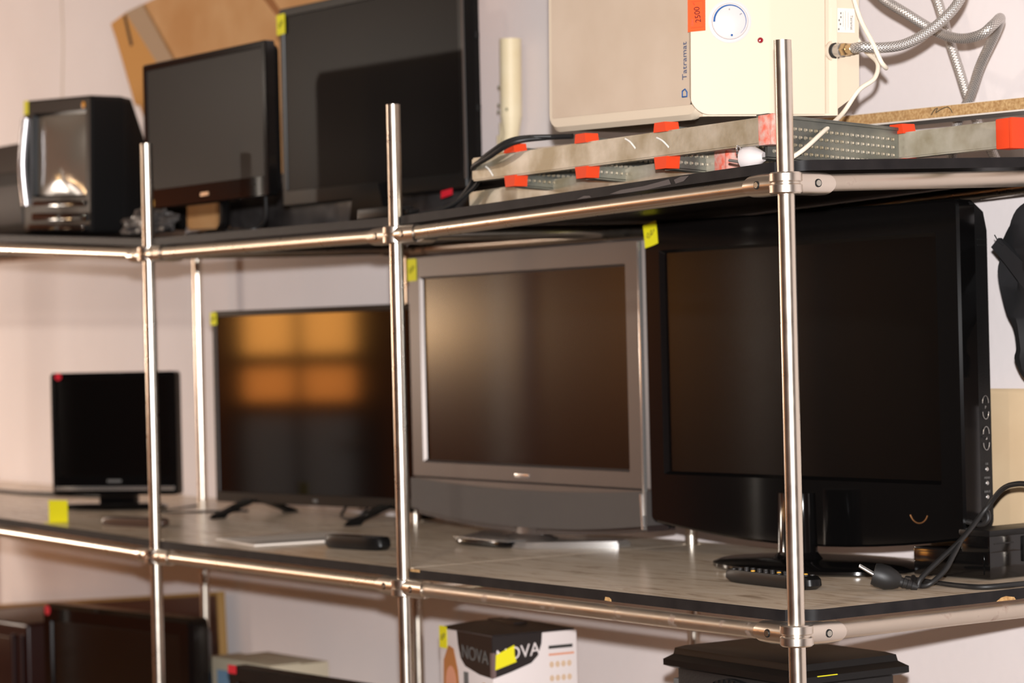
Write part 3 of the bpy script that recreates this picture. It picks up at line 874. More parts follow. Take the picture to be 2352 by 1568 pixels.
# ------------------------------------------------------------------ top shelf
# ladder of galvanised steel with orange caps
ld = thing('stepladder', 'folded galvanised steel stepladder with orange plastic caps lying under the water heater', 'ladder', (0, 0, 0))
def stile(x0, x1, y, z0, z1, h, t, m, name='stile', tilt=0):
    bm = bmesh.new(); loops = []
    for x, z in ((x0, z0), (x1, z1)):
        loops.append([(x, y + a * t / 2, z + b_ * h / 2) for a, b_ in ((-1, -1), (1, -1), (1, 1), (-1, 1))])
    loft(bm, loops)
    bmesh.ops.bevel(bm, geom=[e for e in bm.edges if abs(e.verts[0].co.x - e.verts[1].co.x) > .1], offset=.0025, segments=2, affect='EDGES')
    return obj(name, bm, m, ld)
def cap(x, y, z, h, t, m, L=.034):
    bm = bmesh.new()
    box(bm, x - .024, x + .004, y - t / 2 - .002, y + t / 2 + .002, z - h / 2 - .002, z + h / 2 + .002, .003)
    box(bm, x + .003, x + L - .024, y - t / 2 - .0025, y + t / 2 + .0025, z - h / 2 - .0025, z + h / 2 + .0025, .003)
    return obj('end_cap', bm, m, ld)
FY, RY = .045, .325
stile(-.885, -.085, FY, 1.748, 1.750, .040, .022, galv)
cap(-.075, FY, 1.750, .041, .024, orangeW)
stile(-.92, .115, RY, 1.734, 1.735, .040, .022, galv)
cap(.127, RY, 1.735, .041, .024, orangeC)
zl = ztop(0, -.7, .13)
stile(-1.03, -.30, .13, ztop(0, -1.03, .13) + .0195, ztop(0, -.3, .13) + .020, .037, .022, galv, 'rear_leg')
cap(-.29, .13, ztop(0, -.3, .13) + .0205, .038, .024, orangeW)
stile(-1.03, -.30, .40, ztop(0, -1.03, .4) + .0195, ztop(0, -.3, .4) + .020, .037, .022, galvD, 'rear_leg')
# folded steps running between the front and rear stiles
def step(x):
    bm = bmesh.new()
    y0, y1 = FY + .012, RY - .012; z0, z1 = 1.713, 1.774
    box(bm, x - .003, x + .003, y0, y1, z0, z1)
    box(bm, x - .022, x + .003, y0, y1, z0 - .002, z0 + .001)
    box(bm, x - .022, x + .006, y0, y1, z1 - .001, z1 + .004, .001)
    for v in bm.verts: v.co.z -= .016 * (v.co.y - FY) / (RY - FY)
    o = obj('step', bm, galvD, ld)
    bm = bmesh.new()
    for i in range(24):
        for j in range(4):
            yy = y0 + .012 + (y1 - y0 - .024) * i / 23; zz = z0 + .010 + .012 * j
            r = bmesh.ops.create_cone(bm, cap_ends=True, segments=8, radius1=.0034, radius2=.0018, depth=.004)
            bmesh.ops.transform(bm, matrix=Matrix.Translation((x + .0045, yy, zz)) @ Matrix.Rotation(PI / 2, 4, 'Y'), verts=r['verts'])
    for v in bm.verts: v.co.z -= .016 * (v.co.y - FY) / (RY - FY)
    s = obj('grip_dimples', bm, galv, o); s['kind'] = 'stuff'
    for yy, dz in (((FY, 0), (RY, -.015)) if x < -.2 else ((RY, -.015),)):
        for z0_, z1_, ta, tb in ((1.768, 1.783, .0165, .0135), (1.711, 1.730, .0135, .0165)):
            bm = bmesh.new()
            loft(bm, [[(x + a * w2, yy + b_ * .013, z) for a, b_ in ((-1, -1), (1, -1), (1, 1), (-1, 1))] for z, w2 in ((z0_ + dz, ta), (z1_ + dz, tb))])
            obj('step_cap', bm, orangeC, o)
for x in (-.765, -.555, -.340, -.112): step(x)
# paint splashes on the front stile
for x, z, ln in ((-.42, 1.757, .026), (-.335, 1.752, .03), (-.83, 1.742, .022)):
    bm = bmesh.new(); tube(bm, [(x - ln / 2, FY - .0112, z + .008), (x, FY - .0114, z + .002), (x + ln / 2, FY - .0112, z - .009)], .0016, 6, 3)
    obj('paint_splash', bm, paintW, ld)

# chipboard plank behind
pk = thing('chipboard_plank', 'raw edged chipboard plank lying behind the ladder and water heater', 'plank', (-.82, .535, 1.814), 0, rot=(0, math.radians(1.1), 0))
obj('core', bx(-.75, .98, -.035, .035, -.009, .0085), mat('chipboard_edge', srgb(206, 170, 120), .8, var=srgb(168, 126, 78), vscale=220), pk, False)
obj('top_laminate', bx(-.75, .98, -.035, .035, .0085, .0095), paperW, pk, False)
obj('bottom_laminate', bx(-.75, .98, -.034, .036, -.0115, -.009), paperW, pk, False)

bm = bmesh.new()
tube(bm, [(.585, -.0353, -.004), (.592, -.0354, .003), (.600, -.0354, .006), (.596, -.0354, -.001), (.607, -.0354, .003), (.622, -.0354, .006), (.630, -.0354, .002), (.634, -.0354, -.004)], .0007, 5, 4)
obj('pencil_mark', bm, darkP, pk)

for xb_, lb in ((-.62, 'raw wooden block propping the chipboard plank behind the water heater'), (-1.04, 'raw wooden block propping the left part of the chipboard plank')):
    zb_ = ztop(0, xb_, .535); zt_ = 1.814 - (xb_ + .82) * math.tan(math.radians(1.1)) - .0118
    t = thing('wooden_block', lb, 'block', (xb_, .535, zb_), group='blocks under the plank')
    obj('block_body', bx(-.03, .03, -.028, .028, .0005, zt_ - zb_ - .0005, .002), chip, t)
    obj('saw_cut', bx(-.031, .031, -.004, .004, .02, .023), woodD, t)

# water heater on its side
hx0, hx1 = -.745, -.158
hrz = math.atan2(1.781 - 1.7975, hx1 - hx0)
ht = thing('water_heater', 'cream electric water heater lying on its side with beige front panel and round dial', 'water heater', (hx1, .1, 1.7845), 0, rot=(0, math.radians(1.7), 0))
HL = .592; HH = .40
bm = bmesh.new()
hp = outline(-HL, .002, 0, HH, .03)
loft(bm, [Y(outline(-HL, -.172, 0, HH, .028), .014), Y(outline(-HL, -.172, 0, HH, .028), .008), Y(outline(-HL + .008, -.174, .008, HH - .008, .022), 0)], capA=True)
obj('front_frame', bm, heaterW, ht)
obj('front_panel', loft(bmesh.new(), [Y(outline(-HL + .018, -.19, .023, HH - .023, .004), .004), Y(outline(-HL + .018, -.19, .023, HH - .023, .004), -.0015)]), heaterP, ht, False)
obj('panel_groove', bx(-.1905, -.1885, -.0012, .002, .023, HH - .023), darkP, ht, False)
# control cover in two facets turned towards the right
dA = Vector((.549, .836, 0)).normalized(); nA = Vector((dA.y, -dA.x, 0))
dB = Vector((.42, .907, 0)).normalized(); dC = Vector((.17, .985, 0)).normalized()
P0 = Vector((-.177, -.012, 0)); P1 = Vector((-.1083, .0927, 0)); P2 = P1 + dB * .0895; P3 = P2 + dC * .060
ZU = Vector((0, 0, 1))
LA = (P1 - P0).length
def cover_pt(q):
    d = P0 + dA * q if q <= LA else P1 + dB * (q - LA)
    return d
ss = [0, .0015, .004, .008, .013, .019, .026, .032] + [.04 + .005 * k for k in range(15)]
ss += [LA - .006, LA - .003, LA, LA + .003, LA + .006] + [LA + .012 + .0075 * k for k in range(11)]
ss = [q for q in sorted(ss) if q <= LA + .0895]
loops = []
for q in ss:
    p = cover_pt(q); w_ = min(max((q - LA + .006) / .012, 0), 1)
    d = (dA * (1 - w_) + dB * w_).normalized(); n_ = Vector((d.y, -d.x, 0))
    rr = .032; zb = .006 + (rr - math.sqrt(max(rr * rr - (rr - q) ** 2, 0)) if q < rr else 0)
    ou = p - n_ * (.0025 if q < .001 else 0); inn = p - n_ * .014
    loops.append([(inn.x, inn.y, zb), (ou.x, ou.y, zb), (ou.x, ou.y, HH - zb), (inn.x, inn.y, HH - zb)])
obj('control_cover', loft(bmesh.new(), loops), heaterW, ht)
# casing behind it and chamfered back shell
e = .006
cas = [(-HL + .01, .012), (-.176, .012), (P0.x + .008, P0.y + .030), (P1.x - .008, P1.y + .010), (P2.x - .006, P2.y), (P3.x - .001, P3.y - .045), (P3.x - .001, P3.y - .045 + .001), (-HL + .01, P3.y - .045)]
obj('tank_casing', prism(bmesh.new(), cas, .004, HH, 'z'), heaterW, ht, False)
bm = bmesh.new()
y0_ = P2.y; y1_ = P3.y
prism(bm, [(y0_, .008), (y0_ + .010, .008), (y1_, .041), (y1_, HH - .04), (y0_, HH - .004)], -HL + .03, P2.x - .001, 'x')
for v in bm.verts:
    if v.co.x > -.3: v.co.x += (v.co.y - y0_) * .1725
obj('rear_shell', bm, heaterW, ht, False)
# dial
dc = Vector((-.1428, .0401, .1502))
MD = plane_mat(dc, dA, ZU)
def ondial(bm): bmesh.ops.transform(bm, matrix=MD, verts=bm.verts); return bm
dial = obj('dial', ondial(lathe(bmesh.new(), [(.0335, -.004), (.0335, .0012), (.0305, .0022), (.0285, .0022), (.0285, .0042), (.0278, .0058), (.0262, .0066), (.001, .0070)], 56, 'z')), heaterWhite, ht)
bm = bmesh.new()
for k in range(32):
    q = []
    for kk, sg in ((k, 1), (k + 1, 1), (k + 1, -1), (k, -1)):
        a = math.radians(182 - 232 * kk / 32); ww = .0028 * (1 - kk / 32) + .0003
        q.append(bm.verts.new(((.0247 + sg * ww / 2) * math.cos(a), (.0247 + sg * ww / 2) * math.sin(a), .0073)))
    bm.faces.new(q)
bmesh.ops.recalc_face_normals(bm, faces=bm.faces)
obj('blue_scale', ondial(bm), blueP, dial, False)
obj('blue_mark', ondial(lathe(bmesh.new(), [(.0018, .006), (.0018, .0075)], 16, 'z', (.0025, -.0218, 0))), blueP, dial)
obj('dial_lettering', text_bm('e', .005, MD @ Matrix.Translation((-.001, .0185, .0073)) @ Matrix.Rotation(-.3, 4, 'Z')), greyP, dial)
obj('dial_lettering', text_bm('E', .005, MD @ Matrix.Translation((.0165, .0105, .0073)) @ Matrix.Rotation(-1.0, 4, 'Z')), slateP, dial)
ML = plane_mat(Vector((-.1168, .0797, .1207)), dA, ZU)
bm = lathe(bmesh.new(), [(.0046, -.002), (.0046, .0016), (.0034, .0032), (.0008, .0038)], 20, 'z'); bmesh.ops.transform(bm, matrix=ML, verts=bm.verts)
obj('indicator_lamp', bm, ledR, ht)
# panel lettering running up the side
obj('maker_lettering', text_bm('Tatramat', .0160, plane_mat((-.2035, -.0022, .092), (0, 0, 1), (-1, 0, 0))), slateP, ht)
bm = bmesh.new(); tube(bm, [(-.210, -.0022, .036), (-.198, -.0022, .036), (-.198, -.0022, .043), (-.203, -.0022, .048), (-.210, -.0022, .045), (-.210, -.0022, .036)], .0012, 5, 0)
obj('maker_emblem', bm, blueP, ht)
# orange price tag stuck on the cover edge
def tagpt(q, z, off): p = P0 + dA * q + nA * off; return (p.x, p.y, z)
st = obj('price_tag', loft(bmesh.new(), [[tagpt(q, z, off) for q, z in ((-.003, .134), (.0245, .1365), (.0245, .22), (-.003, .22))] for off in (.0004, .0010)]), orangeS, ht, False)
st['label'] = 'orange price tag reading 2500'
obj('price_lettering', text_bm('2500', .0125, plane_mat(tagpt(.0125, .161, .0012), ZU - dA * .12, -dA - ZU * .12)), ink, st)
bm = bmesh.new()
tube(bm, [tagpt(.0055, .1795, .0012), tagpt(.0075, .176, .0012)], .0007, 5, 0)
tl = mat('tag_line', srgb(214, 66, 34), .6)
for a, b in (((.002, .1405), (.021, .142)), ((.021, .142), (.021, .182)), ((.002, .181), (.021, .1825))):
    tube(bm, [tagpt(a[0], a[1], .0011), tagpt(b[0], b[1], .0011)], .0003, 5, 0)
obj('tag_border', bm, tl, st)
obj('tag_print', text_bm('Ціна', .0052, plane_mat(tagpt(.004, .149, .0012), ZU, -dA)), tl, st)
# rating plate on the right end
def endpt(q, z, off=0): p = P2 + dC * q + Vector((dC.y, -dC.x, 0)) * off; return (p.x, p.y, z)
rp = obj('rating_plate', loft(bmesh.new(), [[endpt(q, z, off) for q, z in ((.008, .134), (.051, .134), (.051, .172), (.008, .172))] for off in (-.001, .0012)]), paperW, ht, False)
obj('plate_lettering', text_bm('Tatramat', .0062, plane_mat(endpt(.045, .150, .0014), -ZU, dC)), greyP, rp)
bm = bmesh.new()
for q, za, zb in ((.039, .142, .166), (.034, .138, .168), (.030, .143, .166), (.018, .140, .168), (.015, .142, .164), (.012, .144, .162)):
    tube(bm, [endpt(q, za, .0013), endpt(q, zb, .0013)], .00025, 4, 0)
for q, z in ((.026, .164), (.026, .158), (.025, .147), (.022, .139), (.023, .153)):
    tube(bm, [endpt(q, z - .0015, .0012), endpt(q, z + .0015, .0012)], .0013, 4, 0)
obj('plate_print', bm, greyP, rp, False)
# connection stub
nz = Vector(endpt(.014, .105, 0))
obj('inlet_ring', lathe(bmesh.new(), [(.0165, -.006), (.0165, .001), (.0125, .0015)], 28, 'x', nz), heaterW, ht)
obj('rubber_washer', lathe(bmesh.new(), [(.0125, -.003), (.0125, .006), (.010, .007)], 28, 'x', nz), rubberK, ht)
obj('inlet_sleeve', lathe(bmesh.new(), [(.0105, .004), (.0110, .007), (.0110, .021), (.0095, .022)], 28, 'x', nz), silverB, ht)
obj('hex_nut', lathe(bmesh.new(), [(.0100, .021), (.0108, .023), (.0108, .033), (.0095, .035)], 6, 'x', nz), brass, ht)
obj('ferrule', lathe(bmesh.new(), [(.0085, .034), (.0085, .046), (.0075, .047)], 24, 'x', nz), brass, ht)
# power cord of the heater
bm = bmesh.new(); tube(bm, [(-.198, .30, 1.999), (-.175, .30, 1.939), (-.146, .30, 1.895), (-.134, .305, 1.866), (-.145, .325, 1.858), (-.18, .34, 1.876), (-.225, .345, 1.905), (-.257, .345, 1.938), (-.264, .345, 1.98)], .0036, 10)
tube(bm, [(-.264, .345, 1.98), (-.23, .335, 1.925), (-.205, .335, 1.893), (-.165, .325, 1.868), (-.150, .305, 1.842), (-.150, .272, 1.822), (-.146, .235, 1.785), (-.104, .16, 1.752), (-.084, .10, 1.720), (-.097, .065, 1.701), (-.125, .052, 1.699)], .0036, 10)
bpy.context.view_layer.update()
HI = ht.matrix_basis.inverted()
def hang(o):
    o.parent = ht; o.matrix_parent_inverse = HI
    return o
hang(obj('power_cord', bm, cordW))
bm = bmesh.new()
lathe(bm, [(.016, 0), (.0175, .006), (.0175, .018), (.012, .028), (.007, .036)], 20, 'x')
bmesh.ops.transform(bm, matrix=Matrix.Translation((-.158, .05, ztop(0, -.15, .05) + .0175)) @ Matrix.Rotation(.35, 4, 'Z'), verts=bm.verts)
pg = hang(obj('plug', bm, heaterWhite))
bm = bmesh.new()
for a in (-.0095, .0095):
    cyl(bm, (-.157, .05 + a * .8, ztop(0, -.15, .05) + .0175 + a * .6), (-.175, .044 + a * .8, ztop(0, -.15, .05) + .021 + a * .6), .0023, n=10)
obj('pin', bm, silverB, pg)
bm = bmesh.new(); tube(bm, [(-.150, .040, 1.727), (-.146, .030, 1.732), (-.152, .033, 1.724)], .0012, 6, 3)
obj('earth_clip', bm, silverB, pg)

# braided hoses
def hose(label, pts):
    bm = bmesh.new(); tube(bm, pts, .0082, 16, 8, uvk=5)
    return tag(obj('braided_hose', bm, braidM), label, 'hose', 'braided steel hoses beside the water heater')
hose('braided steel hose screwed to the water heater and curving upward', [(-.179, .288, 1.8905), (-.160, .292, 1.891), (-.145, .315, 1.889), (-.130, .352, 1.895), (-.112, .39, 1.917), (-.093, .423, 1.951), (-.097, .45, 1.991), (-.15, .5, 2.049), (-.22, .55, 2.12)])
hose('braided steel hose looping to the right with a tight bend', [(-.35, .40, 2.10), (-.324, .42, 2.047), (-.296, .45, 1.996), (-.257, .47, 1.964), (-.22, .5, 1.932), (-.165, .5, 1.914), (-.118, .5, 1.915), (-.105, .515, 1.930), (-.125, .55, 1.944), (-.165, .58, 1.930), (-.229, .605, 1.883), (-.27, .62, 1.838), (-.31, .625, 1.791), (-.326, .63, 1.748), (-.341, .63, 1.705)])
hose('braided steel hose hanging straight down behind the chipboard plank', [(-.36, .6, 2.12), (-.354, .6, 2.063), (-.336, .612, 2.006), (-.322, .622, 1.943), (-.311, .635, 1.885), (-.306, .65, 1.834), (-.285, .652, 1.789), (-.255, .652, 1.743), (-.228, .65, 1.703)])

# cream pipe fitting near the wall
cp = thing('drain_pipe', 'cream plastic pipe fitting standing by the wall between television and heater', 'pipe', (-1.722, .665, ztop(0, -1.745, .665)))
zb = ztop(0, -1.745, .665)
obj('pipe_tube', cyl(bmesh.new(), (.006, 0, .235), (.010, 0, 2.096 - zb), .0235, n=28), creamPl, cp)
obj('pipe_branch', loft(bmesh.new(), [[(cx + r * math.cos(a), r * math.sin(a), z) for a in [2 * PI * k / 20 for k in range(20)]] for z, cx, r in ((.15, -.012, .017), (.2, .004, .018), (.24, .006, .0235))]), creamPl, cp)
obj('pipe_branch', cyl(bmesh.new(), (-.022, 0, .0), (-.018, -.0, .225), .013, n=18), creamPl, cp)
obj('pipe_branch', cyl(bmesh.new(), (-.045, .005, .0), (-.042, .005, .20), .010, n=16), creamPl, cp)
obj('bracket', bx(-.085, -.03, -.012, .015, 0.0, .165, .004), creamPl, cp)
for x, z in ((-.008, .30), (-.010, .262), (.022, .25), (-.012, .248)):
    obj('stain_spot', lathe(bmesh.new(), [(.0035, 0), (.0035, -.0015)], 10, 'y', (x, -.0205, z)), mat('grey_green_stain', srgb(140, 136, 110), .8), cp)

# big flat television leaning on the top shelf
BGx, BGy, BGa = -1.922, .433, math.radians(5.9)
zs = ztop(0, BGx, BGy)
bg = thing('flat_television', 'large dark television with yellow and red stickers on the top shelf before cardboard', 'television', (BGx, BGy, zs), BGa, 'flat televisions on the rack')
W, Z0, Z1 = .672, 1.7665 - zs, 2.212 - zs
bezel(bg, W, Z0, Z1, (.016, .018, .018, .034), .028, sPlastic, r=.006, rec=.003, ch=.003)
screen(bg, -W / 2 + .016, W / 2 - .018, Z0 + .034, Z1 - .018, .0028, scrMatte2)
obj('side_gloss', bx(W / 2 - .006, W / 2 - .001, -.001, .003, Z0 + .02, Z1 - .02, .001), silverP, bg)
back_cover(bg, W, Z0, Z1, .028, [(.002, .004, .004, .027), (.004, .006, .006, .045), (.05, .03, .06, .065), (.09, .06, .1, .075)], tPlastic)
for zz in (Z0 + .16, Z0 + .31, Z0 + .39):
    obj('vent_notch', bx(W / 2 - .006, W / 2 + .0012, .03, .042, zz, zz + .014, .001), mDark, bg)
obj('maker_logo', bx(-.016, .016, -.0012, .001, Z0 + .008, Z0 + .017, .0005), mat('tan_logo', srgb(188, 150, 116), .4, .5), bg)
sticker(bg, -W / 2 + .010, Z1 - .035, .033, .045, yellowS, y=-.001, skew=.05, label='yellow price sticker')
obj('price_sticker', loft(bmesh.new(), [[(x, y, z) for x, z in ((W / 2 - .085, Z0 - .016), (W / 2 - .047, Z0 - .010), (W / 2 - .047, Z0 + .003), (W / 2 - .085, Z0 - .001))] for y in (-.002, -.0012)]), redS, bg, False)['label'] = 'red sticker'
obj('stand_neck', loft(bmesh.new(), [[(x, y, z) for x, y in ((-a, -.012), (a, -.012), (a, .02), (-a, .02))] for z, a in ((.008, .07), (Z0 + .03, .045))]), sPlastic, bg)
bm = bmesh.new()
loft(bm, [[(.19 * s * math.cos(a), -.02 + .11 * s * math.sin(a), z) for a in [2 * PI * k / 40 for k in range(40)]] for z, s in ((.0015, .98), (.006, 1), (.012, .92), (.016, .5))])
obj('stand_base', bm, gPlastic, bg)
# cables at its foot
bm = bmesh.new(); tube(bm, [(-1.30, .22, 1.676), (-1.18, .12, 1.679), (-1.06, .10, 1.695), (-1.00, .10, 1.726), (-.953, .08, 1.744), (-.86, .022, 1.752), (-.80, .012, 1.762), (-.735, .022, 1.783), (-.706, .07, 1.790), (-.66, .09, 1.789)], .0046, 10)
tag(obj('television_cable', bm, rubberK), 'black cable running from the television over the ladder to the heater', 'cable')
bm = bmesh.new(); tube(bm, [(-1.34, .10, 1.679), (-1.24, .05, 1.682), (-1.14, .06, 1.683), (-1.05, .085, 1.694), (-.99, .10, 1.722), (-.94, .085, 1.741), (-.87, .03, 1.751), (-.80, .018, 1.772), (-.74, .03, 1.790), (-.69, .085, 1.791)], .0036, 10)
tag(obj('signal_cable', bm, rubberK), 'thin black cable twisted along the thicker cable by the ladder', 'cable')
sa = thing('cable_adapter', 'small black adapter brick lying at the front of the top shelf', 'adapter', (-1.19, .045, ztop(0, -1.19, .045)), math.radians(8))
obj('brick', bx(-.07, .05, -.02, .02, 0.001, .022, .004), sPlastic, sa)
obj('wing', bx(.05, .075, -.012, .012, .004, .015, .003), sPlastic, sa)

# monitor
MNx, MNy, MNa = -2.12, .135, math.radians(3.6)
zs = ztop(0, MNx, MNy)
mn = thing('computer_monitor', 'black monitor on a thin stand in front of the cardboard, top shelf', 'monitor', (MNx, MNy, zs), MNa)
W, Z0, Z1 = .528, 1.764 - zs, 2.088 - zs
bezel(mn, W, Z0, Z1, (.016, .016, .014, .042), .022, gPlastic, r=.006, rec=.002, ch=.0025)
screen(mn, -W / 2 + .016, W / 2 - .016, Z0 + .042, Z1 - .014, .0018, scrMatte2)
back_cover(mn, W, Z0, Z1, .022, [(.002, .003, .003, .021), (.006, .008, .008, .035), (.06, .05, .05, .052)], sPlastic)
obj('maker_logo', bx(-.017, .017, -.0012, .001, Z0 + .016, Z0 + .024, .0005), mat('tan_logo', srgb(188, 150, 116), .4, .5), mn)
obj('energy_sticker', lathe(bmesh.new(), [(.011, .0005), (.011, -.0008)], 18, 'y', (-W / 2 + .022, 0, Z0 + .040)), greenS, mn)
obj('energy_sticker', bx(-W / 2 + .012, -W / 2 + .04, -.0012, .0005, Z0 + .006, Z0 + .020), mat('amber_sticker', srgb(200, 140, 40), .5), mn)
bm = bmesh.new(); tube(bm, [(.035, .03, Z0 + .07), (.04, .025, Z0 + .0), (.055, .015, .03), (.065, .0, .012)], .011, 14)
obj('stand_neck', bm, gPlastic, mn)
bm = bmesh.new()
loft(bm, [[(.108 + .098 * s * math.cos(a), .015 + .085 * s * math.sin(a), z) for a in [2 * PI * k / 36 for k in range(36)]] for z, s in ((.001, .98), (.006, 1), (.011, .9), (.014, .4))])
obj('stand_base', bm, gPlastic, mn)
bm = bmesh.new(); tube(bm, [(.20, .03, Z0 + .02), (.215, .02, .03), (.24, -.02, .008), (.20, -.04, .006), (.12, -.05, .006), (.02, -.055, .006)], .004, 8)
obj('cable', bm, rubberK, mn)

# crumpled dark plastic bag under the monitor
bgp = thing('plastic_bag', 'small crumpled grey bag lying under the black monitor', 'bag', (-2.27, .072, ztop(0, -2.27, .07) + .004))
bm = bmesh.new(); bmesh.ops.create_icosphere(bm, subdivisions=4, radius=1)
rnd = random.Random(3)
from mathutils import noise as mnoise
for v in bm.verts:
    n = mnoise.noise(v.co * 2.3) * .35 + mnoise.noise(v.co * 5.1) * .2
    v.co = Vector((v.co.x * .11, v.co.y * .036, max(v.co.z, -.55) * .034)) * (1 + n) + Vector((0, 0, .0205))
zm = min(v.co.z for v in bm.verts)
for v in bm.verts: v.co.z -= zm - .0005
obj('crumple', bm, mat('grey_film', srgb(84, 80, 78), .4, var=srgb(50, 46, 45), vscale=25), bgp)

def crumple(name, label, loc, sx, sy, sz, seed, m, cat='bag'):
    t = thing(name, label, cat, loc)
    bm = bmesh.new(); bmesh.ops.create_icosphere(bm, subdivisions=5, radius=1)
    off = Vector((seed, seed * 2, 0))
    for v in bm.verts:
        c = v.co.copy(); q = Vector((c.x * sx / sz, c.y, c.z)) * 1.1 + off
        n = mnoise.noise(q) * .28 + mnoise.noise(q * 2.3) * .16
        f = Vector((math.copysign(abs(c.x) ** .6, c.x), math.copysign(abs(c.y) ** .8, c.y), c.z))
        v.co = Vector((f.x * sx, f.y * sy * (1 + n * .5), max(f.z, -.6) * sz * (1 + n)))
    zm = min(v.co.z for v in bm.verts)
    for v in bm.verts: v.co.z -= zm - .0005
    obj('film', bm, m, t)
    return t
greyFilm = mat('dark_grey_film', srgb(70, 66, 65), .4, var=srgb(38, 35, 35), vscale=14)
crumple('plastic_sheet', 'long crumpled dark grey plastic sheet behind the television stands on the top shelf', (-1.62, .558, ztop(0, -1.62, .558)), .48, .028, .060, 3, greyFilm, 'sheet')
ps = crumple('plastic_sheet', 'crumpled dark grey plastic sheet behind the black monitor on the top shelf', (-2.50, .558, ztop(0, -2.50, .558) + .002), .36, .030, .085, 5, greyFilm, 'sheet')
ps.rotation_euler = (0, .053, 0)
# cardboard carton leaning behind the televisions
cb = thing('cardboard_carton', 'large flattened tan cardboard carton with tape leaning behind the televisions', 'cardboard', (0, 0, 0))
CBY = .595
front = [(-3.595, 2.348), (-3.50, 2.366), (-2.7, 2.43), (-1.79, 2.51), (-1.785, 1.96), (-1.79, 1.72), (-3.14, 1.76), (-3.33, 1.98)]
obj('main_panel', prism(bmesh.new(), [(x, z) for x, z in front], CBY, CBY + .025, 'y'), cardM, cb, False)
obj('flap', prism(bmesh.new(), [(-3.578, 2.346), (-3.490, 2.362), (-3.410, 2.312), (-3.170, 2.132), (-3.210, 2.072), (-3.440, 2.112)], CBY - .005, CBY, 'y'), cardM2, cb, False)
obj('tape_strip', prism(bmesh.new(), [(-3.485, 2.365), (-3.380, 2.374), (-3.130, 2.142), (-3.100, 2.102), (-3.180, 2.112)], CBY - .0062, CBY - .005, 'y'), tapeM, cb, False)
obj('torn_slot', prism(bmesh.new(), [(-3.498, 2.357), (-3.486, 2.359), (-3.445, 2.274), (-3.458, 2.270)], CBY - .0068, CBY - .0052, 'y'), mat('slot_dark', srgb(70, 52, 36), .8), cb, False)
obj('tape_patch', prism(bmesh.new(), [(-2.440, 2.042), (-2.380, 2.047), (-2.380, 2.002), (-2.440, 1.997)], CBY - .002, CBY, 'y'), tapeM, cb, False)
obj('dent', prism(bmesh.new(), [(-2.710, 2.312), (-2.680, 2.322), (-2.610, 2.262), (-2.630, 2.252)], CBY - .001, CBY, 'y'), mat('cardboard_brown', srgb(160, 104, 56), .8), cb, False)

# old tube television
CRa = math.radians(2.4)
zs = ztop(0, -2.96, .15)
cr = thing('tube_television', 'old black tube television with grey curved screen and yellow sticker, top shelf', 'television', (-2.96, .150, zs + .001), rot=(0, .053, CRa))
W, Z0, Z1 = .376, .003, 2.068 - zs
bezel(cr, W, Z0, Z1, (.052, .028, .034, .088), .085, sPlastic, r=.012, rec=.014, ch=.006)
# bulging glass
bm = bmesh.new(); nx, nz_ = 12, 10; G = []
xa, xb, za, zb2 = -W / 2 + .055, W / 2 - .030, Z0 + .090, Z1 - .036
for j in range(nz_ + 1):
    row = []
    for i in range(nx + 1):
        a, b_ = 2 * i / nx - 1, 2 * j / nz_ - 1
        row.append(bm.verts.new((xa + (xb - xa) * i / nx, .013 - .014 * (1 - a * a) * (1 - b_ * b_) ** .6, za + (zb2 - za) * j / nz_)))
    G.append(row)
for j in range(nz_):
    for i in range(nx):
        bm.faces.new((G[j][i], G[j][i + 1], G[j + 1][i + 1], G[j + 1][i]))
bmesh.ops.recalc_face_normals(bm, faces=bm.faces)
obj('screen', bm, crtGlass, cr)
bm = bmesh.new(); tube(bm, [(-W / 2 + .018, -.001, Z0 + .07), (-W / 2 + .014, -.009, Z0 + .17), (-W / 2 + .018, -.001, Z1 - .045)], .012, 14)
obj('side_trim', bm, mat('silver_trim', srgb(176, 172, 174), .25, .7), cr)
obj('control_flap', bx(-W / 2 + .06, W / 2 - .02, -.008, .004, Z0 + .03, Z0 + .050, .004), gPlastic, cr)
obj('lower_ledge', bx(-W / 2 + .05, W / 2 - .02, -.012, .004, Z0 + .006, Z0 + .022, .005), gPlastic, cr)
obj('upper_ledge', bx(-W / 2 + .06, W / 2 - .03, -.006, .004, Z0 + .066, Z0 + .080, .004), gPlastic, cr)
obj('lamp_lens', lathe(bmesh.new(), [(.008, .002), (.008, -.002), (.004, -.004)], 16, 'y', (W / 2 - .04, 0, Z1 - .022)), mat('amber_lens', srgb(220, 150, 60), .2), cr)
obj('button', bx(W / 2 - .09, W / 2 - .03, -.010, -.006, Z0 + .034, Z0 + .042, .002), sPlastic, cr)
back_cover(cr, W, Z0, Z1, .085, [(.0, .0, .0, .083), (.004, .002, .004, .11), (.03, .006, .10, .16), (.06, .01, .15, .26), (.08, .01, .17, .30)], tPlastic)
sticker(cr, -W / 2 + .018, Z1 - .018, .026, .034, yellowS, y=-.001, scrib=False, label='yellow price sticker')

# black set at the far left
bk = thing('black_cabinet', 'black plastic cabinet partly cut off at the far left of the top shelf', 'appliance', (-3.62, .28, ztop(0, -3.62, .28) + .006), math.radians(3))
hz = 2.0 - ztop(0, -3.62, .28)
bm = bmesh.new(); prism(bm, [(0, .002), (.30, .002), (.30, hz - .06), (.20, hz + .0), (0, hz - .0)], -.30, .20, 'x')
obj('housing', bm, sPlastic, bk)
obj('lower_panel', bx(-.30, .195, -.012, .002, .004, hz - .075, .004), tPlastic, bk)
obj('grille', bx(-.26, .15, -.016, -.010, .03, hz - .11, .003), silverD, bk)

